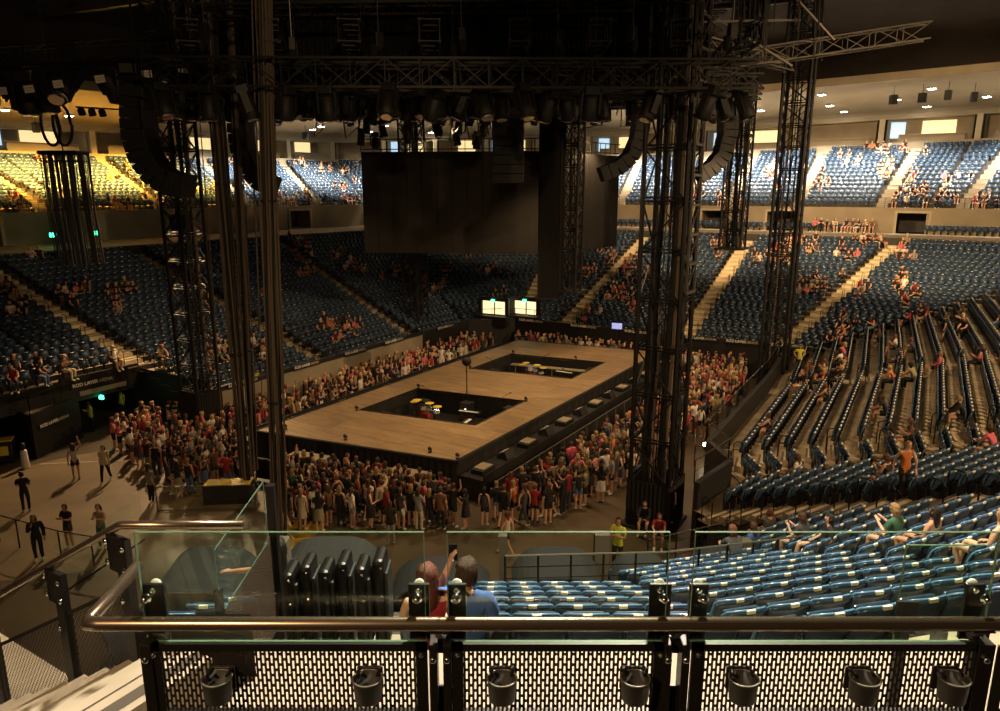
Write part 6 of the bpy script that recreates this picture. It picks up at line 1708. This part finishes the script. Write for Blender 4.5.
fill([(288,497),(330,502),(400,515),(440,523),(478,528),(520,507),(560,482),(600,455),(640,432),(690,392),(720,362),(728,352),(747,350),(744,388),(738,404),(700,428),(655,470),(628,490),(600,500),(560,517),(545,524),(480,531),(300,532)], 430, 'right of the stage', .44)
fill([(285,482),(330,488),(400,500),(450,512),(450,532),(286,530)], 95, 'before the near stage edge', .42)
fill([(112,448),(150,430),(235,428),(248,470),(250,500),(215,488),(180,500),(160,480),(125,462)], 120, 'left of the cable bundles', .46)
fill([(20.5,-31.2),(20.5,-28.0),(46,-28.0),(46,-31.2)], 200, 'left of the stage', .40, True)
fill([(49.0,-28),(49.0,-15),(48.2,-10),(46,-10),(47.9,-14.5),(47.6,-27)], 90, 'behind the far stage end', .40, True)
print('CROWD', len(crowd))
clus = [(775,172,9),(815,176,10),(852,158,5),(876,146,5),(890,148,3),(889,168,12),(908,176,5),(899,192,6),(922,196,6),(944,186,4),(952,176,3),(936,196,3),(975,200,3),(990,198,3),(916,152,3),
 (728,196,6),(683,204,8),(693,192,5),(697,180,4),(822,226,5),(870,226,7),(858,226,3),(795,240,9),(790,250,5),(818,246,4),(845,253,6),(897,242,5),(908,253,4),(858,284,5),(901,279,6),(912,296,6),(806,286,7),(822,284,4),(772,258,7),(758,255,4),
 (608,250,4),(592,270,5),(625,262,10),(634,272,7),(622,290,9),(633,298,6),(586,312,3),(716,246,5),(725,238,5),(700,308,2),(12,282,4),(18,305,3),(60,298,4),(80,287,3),(105,292,3),(121,289,4),(116,302,2),(142,354,2),(206,292,3),(216,347,6),(214,352,3),(261,348,4),(262,292,2),
 (304,252,8),(300,246,4),(345,260,8),(350,268,4),(300,272,5),(326,322,6),(335,330,4),(355,326,4),(392,272,7),(402,276,5),(430,282,4),(443,282,4),(447,270,3),(471,250,3),(492,268,4),(488,290,2),
 (22,368,2),(34,368,2),(58,390,1),(17,201,4),(22,230,3),(45,160,5),(60,196,2),(116,217,4),(118,174,6),(143,188,5),(195,207,3),(210,190,3),(245,183,3),(298,164,6),(318,168,5),(343,172,6),(342,184,5),(310,195,7),(274,200,5),(283,215,6),(350,205,5),(232,160,3),(385,172,3),
 (966,315,3),(910,375,2),(905,350,1),(925,310,4),(900,335,2),(860,320,3),(845,330,3),(835,335,2),(850,352,3),(842,362,3),(815,378,4),(822,368,3),(988,322,2)]
for px, py, n in clus:
    for k in range(n):
        p, nn = seat_near(px+RND.gauss(0, 6), py-2+RND.gauss(0, 3.5)); crowd.append((p+nn*.12, ('seat', nn, px, py)))
# mark the colour mix
TOPS = ['black']*17+['white']*4+['cream']*2+['red']*3+['pink']*2+['grey']*2+['charcoal']*3+['navy','brown','brown','green','khaki','orange']
BOTS = ['black']*8+['denim']*2+['charcoal']*2+['white','grey','khaki','charcoal','cream']
def rnd_person():
    fem = RND.random() < .78
    return dict(fem=fem, top=RND.choice(TOPS), topk=RND.choice(['t_shirt','t_shirt','sleeveless_top','sleeveless_top','jacket'] if fem else ['t_shirt','t_shirt','jacket']), bot=RND.choice(BOTS), botk=RND.choice(['shorts','skirt','trousers','shorts'] if fem else ['shorts','trousers']),
                hair=RND.choice(['dark','dark','brown','brown','auburn','blond']), hairk=('long_hair' if fem and RND.random() < .85 else 'short_hair'), skin=RND.choice([0,0,1,2,2,3]), shoe=RND.choice(['white','white','black']), scale=RND.uniform(.94,1.03) if fem else RND.uniform(1.0,1.07))
crowd.sort(key=lambda c: (c[0]-Vector((0,0,HC))).length)
n_done = len([o for o in COL.objects if o.name.startswith('person')])
NIND = 300 - n_done
near_c, far_c = crowd[:NIND], crowd[NIND:]
for w_, zone in near_c:
    k = rnd_person()
    if isinstance(zone, tuple):
        nn = zone[1]; pose = RND.choice(['sit','sit_fwd','sit_phone']); rz = math.atan2(-nn.x, nn.y)+RND.uniform(-.2,.2)
        where = 'in the %s' % ('right stand' if zone[2] > 700 else 'left stand' if zone[2] < 450 else 'far stand'); z = w_.z-.03
    else:
        pose = RND.choice(['stand','stand','hips','phone','crossed','talk','chin','stand','walk','phone','crossed','talk'] if RND.random() < .97 else ['wave']); rz = look(w_, st(.5,.3)) + RND.gauss(0, .7); z = 0
        px, py = proj(w_.x, w_.y, .9)
        where = {'left of the cable bundles':'crowd before the left tower','before the near stage edge':'crowd before the stage','left of the stage':'crowd left of stage'}.get(zone, 'crowd '+zone)
        if zone == 'right of the stage':
            where = 'crowd ' + ('behind big tower' if 630 < px < 685 else 'left of big tower' if px < 630 else 'right of big tower')
    o = person(Vector((w_.x, w_.y, z)), rz, pose=pose, where=where, **k)
    l = o['label']; tries = 0
    while l in used_labels and tries < 30:
        bpy_children = [c for c in bpy.data.objects if c.parent == o] if False else None
        tries += 1
        # change the hair length wording only by truth: recolour the top instead
        nt_ = RND.choice(TOPS); 
        for c in o.children:
            if c.name.split('.')[0] == k['topk']: c.color = (*CL[nt_], 1)
        l = l.replace(', %s %s,' % (k['top'], TKN[k['topk']]), ', %s %s,' % (nt_, TKN[k['topk']]), 1); k['top'] = nt_
    used_labels.add(l); o['label'] = l; o['group'] = where
# the rest of the crowd as one
LOWB = {}
for p in ('stand','hips','phone','crossed','talk','wave','walk','sit','sit_fwd','sit_phone'):
    B = make_body(p, 3, 0, False, True); d = B['d']; H1 = Vector(d['head1']); mi = []
    for kind in ('shorts','long'):
        mi = []
        for face, (rg, t) in zip(B['F'], B['reg']):
            c = sum((B['V'][i] for i in face), Vector())/len(face)
            if rg in ('torso','torso_up') or (rg == 'uparm' and t < .5): m_ = 1
            elif rg == 'pelvis' or (rg == 'thigh' and (t < .6 or kind == 'long')) or (rg == 'shin' and kind == 'long'): m_ = 2
            elif rg == 'foot': m_ = 4
            elif rg in('head','neck') and not (c.y > H1.y+.02 and c.z < H1.z+.06): m_ = 3
            else: m_ = 0
            mi.append(m_)
        LOWB[(p, kind)] = (np.array([tuple(v) for v in B['V']]), B['F'], np.array(mi))
pal = []
def addm(c, nm): pal.append(mat('crowd_'+nm, c, .85)); return len(pal)-1
skid = [addm(c, 'skin') for c in SK[:3]]; hid = {k: addm(c, 'hair_'+k) for k, c in HR.items()}; cid = {k: addm(c, k) for k, c in CL.items()}
VV = []; LL = []; SZ_ = []; MI = []; vo = 0
for w_, zone in far_c:
    seatd = isinstance(zone, tuple)
    B = LOWB[(RND.choice(['sit','sit_fwd','sit_phone']) if seatd else RND.choice(['stand','stand','hips','phone','crossed','talk','stand','walk']), RND.choice(['shorts','long']))]
    rz = (math.atan2(-zone[1].x, zone[1].y) if seatd else look(w_, st(.5,.5)))+RND.gauss(0,.4)
    c, s = math.cos(rz), math.sin(rz); sc_ = RND.uniform(.95,1.06)
    v = B[0]*sc_; x = v[:,0]*c - v[:,1]*s + w_.x; y = v[:,0]*s + v[:,1]*c + w_.y; z = v[:,2] + (w_.z-.03 if seatd else 0)
    VV.append(np.stack([x,y,z],1))
    mp = np.array([RND.choice(skid), cid[RND.choice(TOPS)], cid[RND.choice(BOTS)], hid[RND.choice(['dark','brown','auburn','blond'])], cid['white']])
    MI.append(mp[B[2]])
    for f in B[1]: LL.append(np.array(f)+vo); SZ_.append(len(f))
    vo += len(v)
VV = np.concatenate(VV); LL = np.concatenate(LL).astype(np.int32); SZ_ = np.array(SZ_, dtype=np.int32); MI = np.concatenate(MI).astype(np.int32)
me = bpy.data.meshes.new('distant_spectators'); me.vertices.add(len(VV)); me.vertices.foreach_set('co', VV.ravel()); me.loops.add(len(LL)); me.loops.foreach_set('vertex_index', LL)
me.polygons.add(len(SZ_)); me.polygons.foreach_set('loop_start', np.concatenate([[0], np.cumsum(SZ_)[:-1]]).astype(np.int32)); me.polygons.foreach_set('loop_total', SZ_); me.update(calc_edges=True)
for m_ in pal: me.materials.append(m_)
me.polygons.foreach_set('material_index', MI); me.polygons.foreach_set('use_smooth', np.ones(len(SZ_), dtype=bool))
o = bpy.data.objects.new('distant_spectators', me); COL.objects.link(o)
tag(o, 'the many small spectators farther off, crowding round the stage and scattered over the distant seats', 'people', None, 'stuff')
# ================================================================== LIGHT
w = bpy.data.worlds.new('world'); S.world = w; w.use_nodes = True
w.node_tree.nodes['Background'].inputs[0].default_value = (1, .78, .5, 1); w.node_tree.nodes['Background'].inputs[1].default_value = .012
def spot(loc, target, power, col=(1, .80, .55), size=R(90), blend=.8, rad=.25, name='hall_and_fill_spot'):
    l = bpy.data.lights.new(name, 'SPOT'); l.energy = power; l.color = col; l.spot_size = size; l.spot_blend = blend; l.shadow_soft_size = rad
    o = bpy.data.objects.new(name, l); COL.objects.link(o); o.location = loc
    o.rotation_euler = (Vector(target)-Vector(loc)).to_track_quat('-Z', 'Y').to_euler(); return o
WARM = (1, .66, .34); NEUT = (1, .90, .74); YEL = (1, .54, .09)
# downlights over the upper tier: one lamp under the soffit for each stretch of the ring
for i in range(2, 11):
    for f in (.25, .75):
        a = lerp(lerp(upin[i], upin[i+1], f), lerp(upout[i], upout[i+1], f), .22)
        z = lerp(zb(i), zb(i+1), f)+WT(i)+.45+.6
        e = 21000; c = NEUT
        if i <= 3: c = YEL; e = 36000
        if i in (5, 6): e = 19000
        oo = outw(*low_for_up[i][:2]); spot((a.x, a.y, z), (a.x+oo.x*3.6, a.y+oo.y*3.6, 12.5), e, c, R(104), .6, .3)
# spots added in the air under the rig for stage and floor, no fixtures
for (x, y, z, tx, ty, e) in ((-2, 33, 15.2, -2, 33, 2300), (3, 41, 15.6, 3, 41, 2600), (6, 48, 16, 5, 48, 2300), (2, 27.5, 15, 3, 25, 2600), (11, 35, 15.5, 12, 37, 2300), (-11, 41, 16, -12, 40, 1300)):
    spot((x, y, z), (tx, ty, 0), e, WARM, R(112), .6, .3)
spot((-19, 44, 15), (-17, 29, 0), 13000, WARM, R(60), .8, .25)
# lights over our own corner and the right stand
spot((3, 12, 21), (2.5, 7.5, 7.5), 28000, (1, .86, .66), R(86), .7, .5)
spot((-6, -6, 19), (-2, 4, 9), 6000, WARM, R(90), .8, .4)
spot((20, 6, 19), (16, 24, 4), 12000, WARM, R(100), .8, .3)
spot((34, 22, 20), (22, 34, 4), 20000, WARM, R(110), .8, .3)
# added fill spots, no fixtures: concourse walls, left label cards and cables, roof
for (a, b, z, ta, tb, tz, e) in ((52, -16, 17.5, 79, -18, 8, 19000), (50, -4, 17.5, 79, 2, 8, 24000), (52, -30, 17.5, 74, -44, 8, 3000), (40, 4, 18, 62, 22, 7, 7000)):
    spot(tuple(ab(a, b, z)), tuple(ab(ta, tb, tz)), e, WARM, R(85), .7, .3)
spot((3, -3, 20), (-9, 26, 13), 4500, WARM, R(36), .7, .25)
spot((-22, 30, 21.5), (-24, 33, 28), 1600, WARM, R(140), .7, .3)
spot((30, 52, 22), (30, 50, 29), 1200, WARM, R(140), .7, .3)
S.view_settings.view_transform = 'Standard'; S.view_settings.look = 'None'; S.view_settings.gamma = 1
S.view_settings.use_curve_mapping = False; S.view_settings.exposure = 0
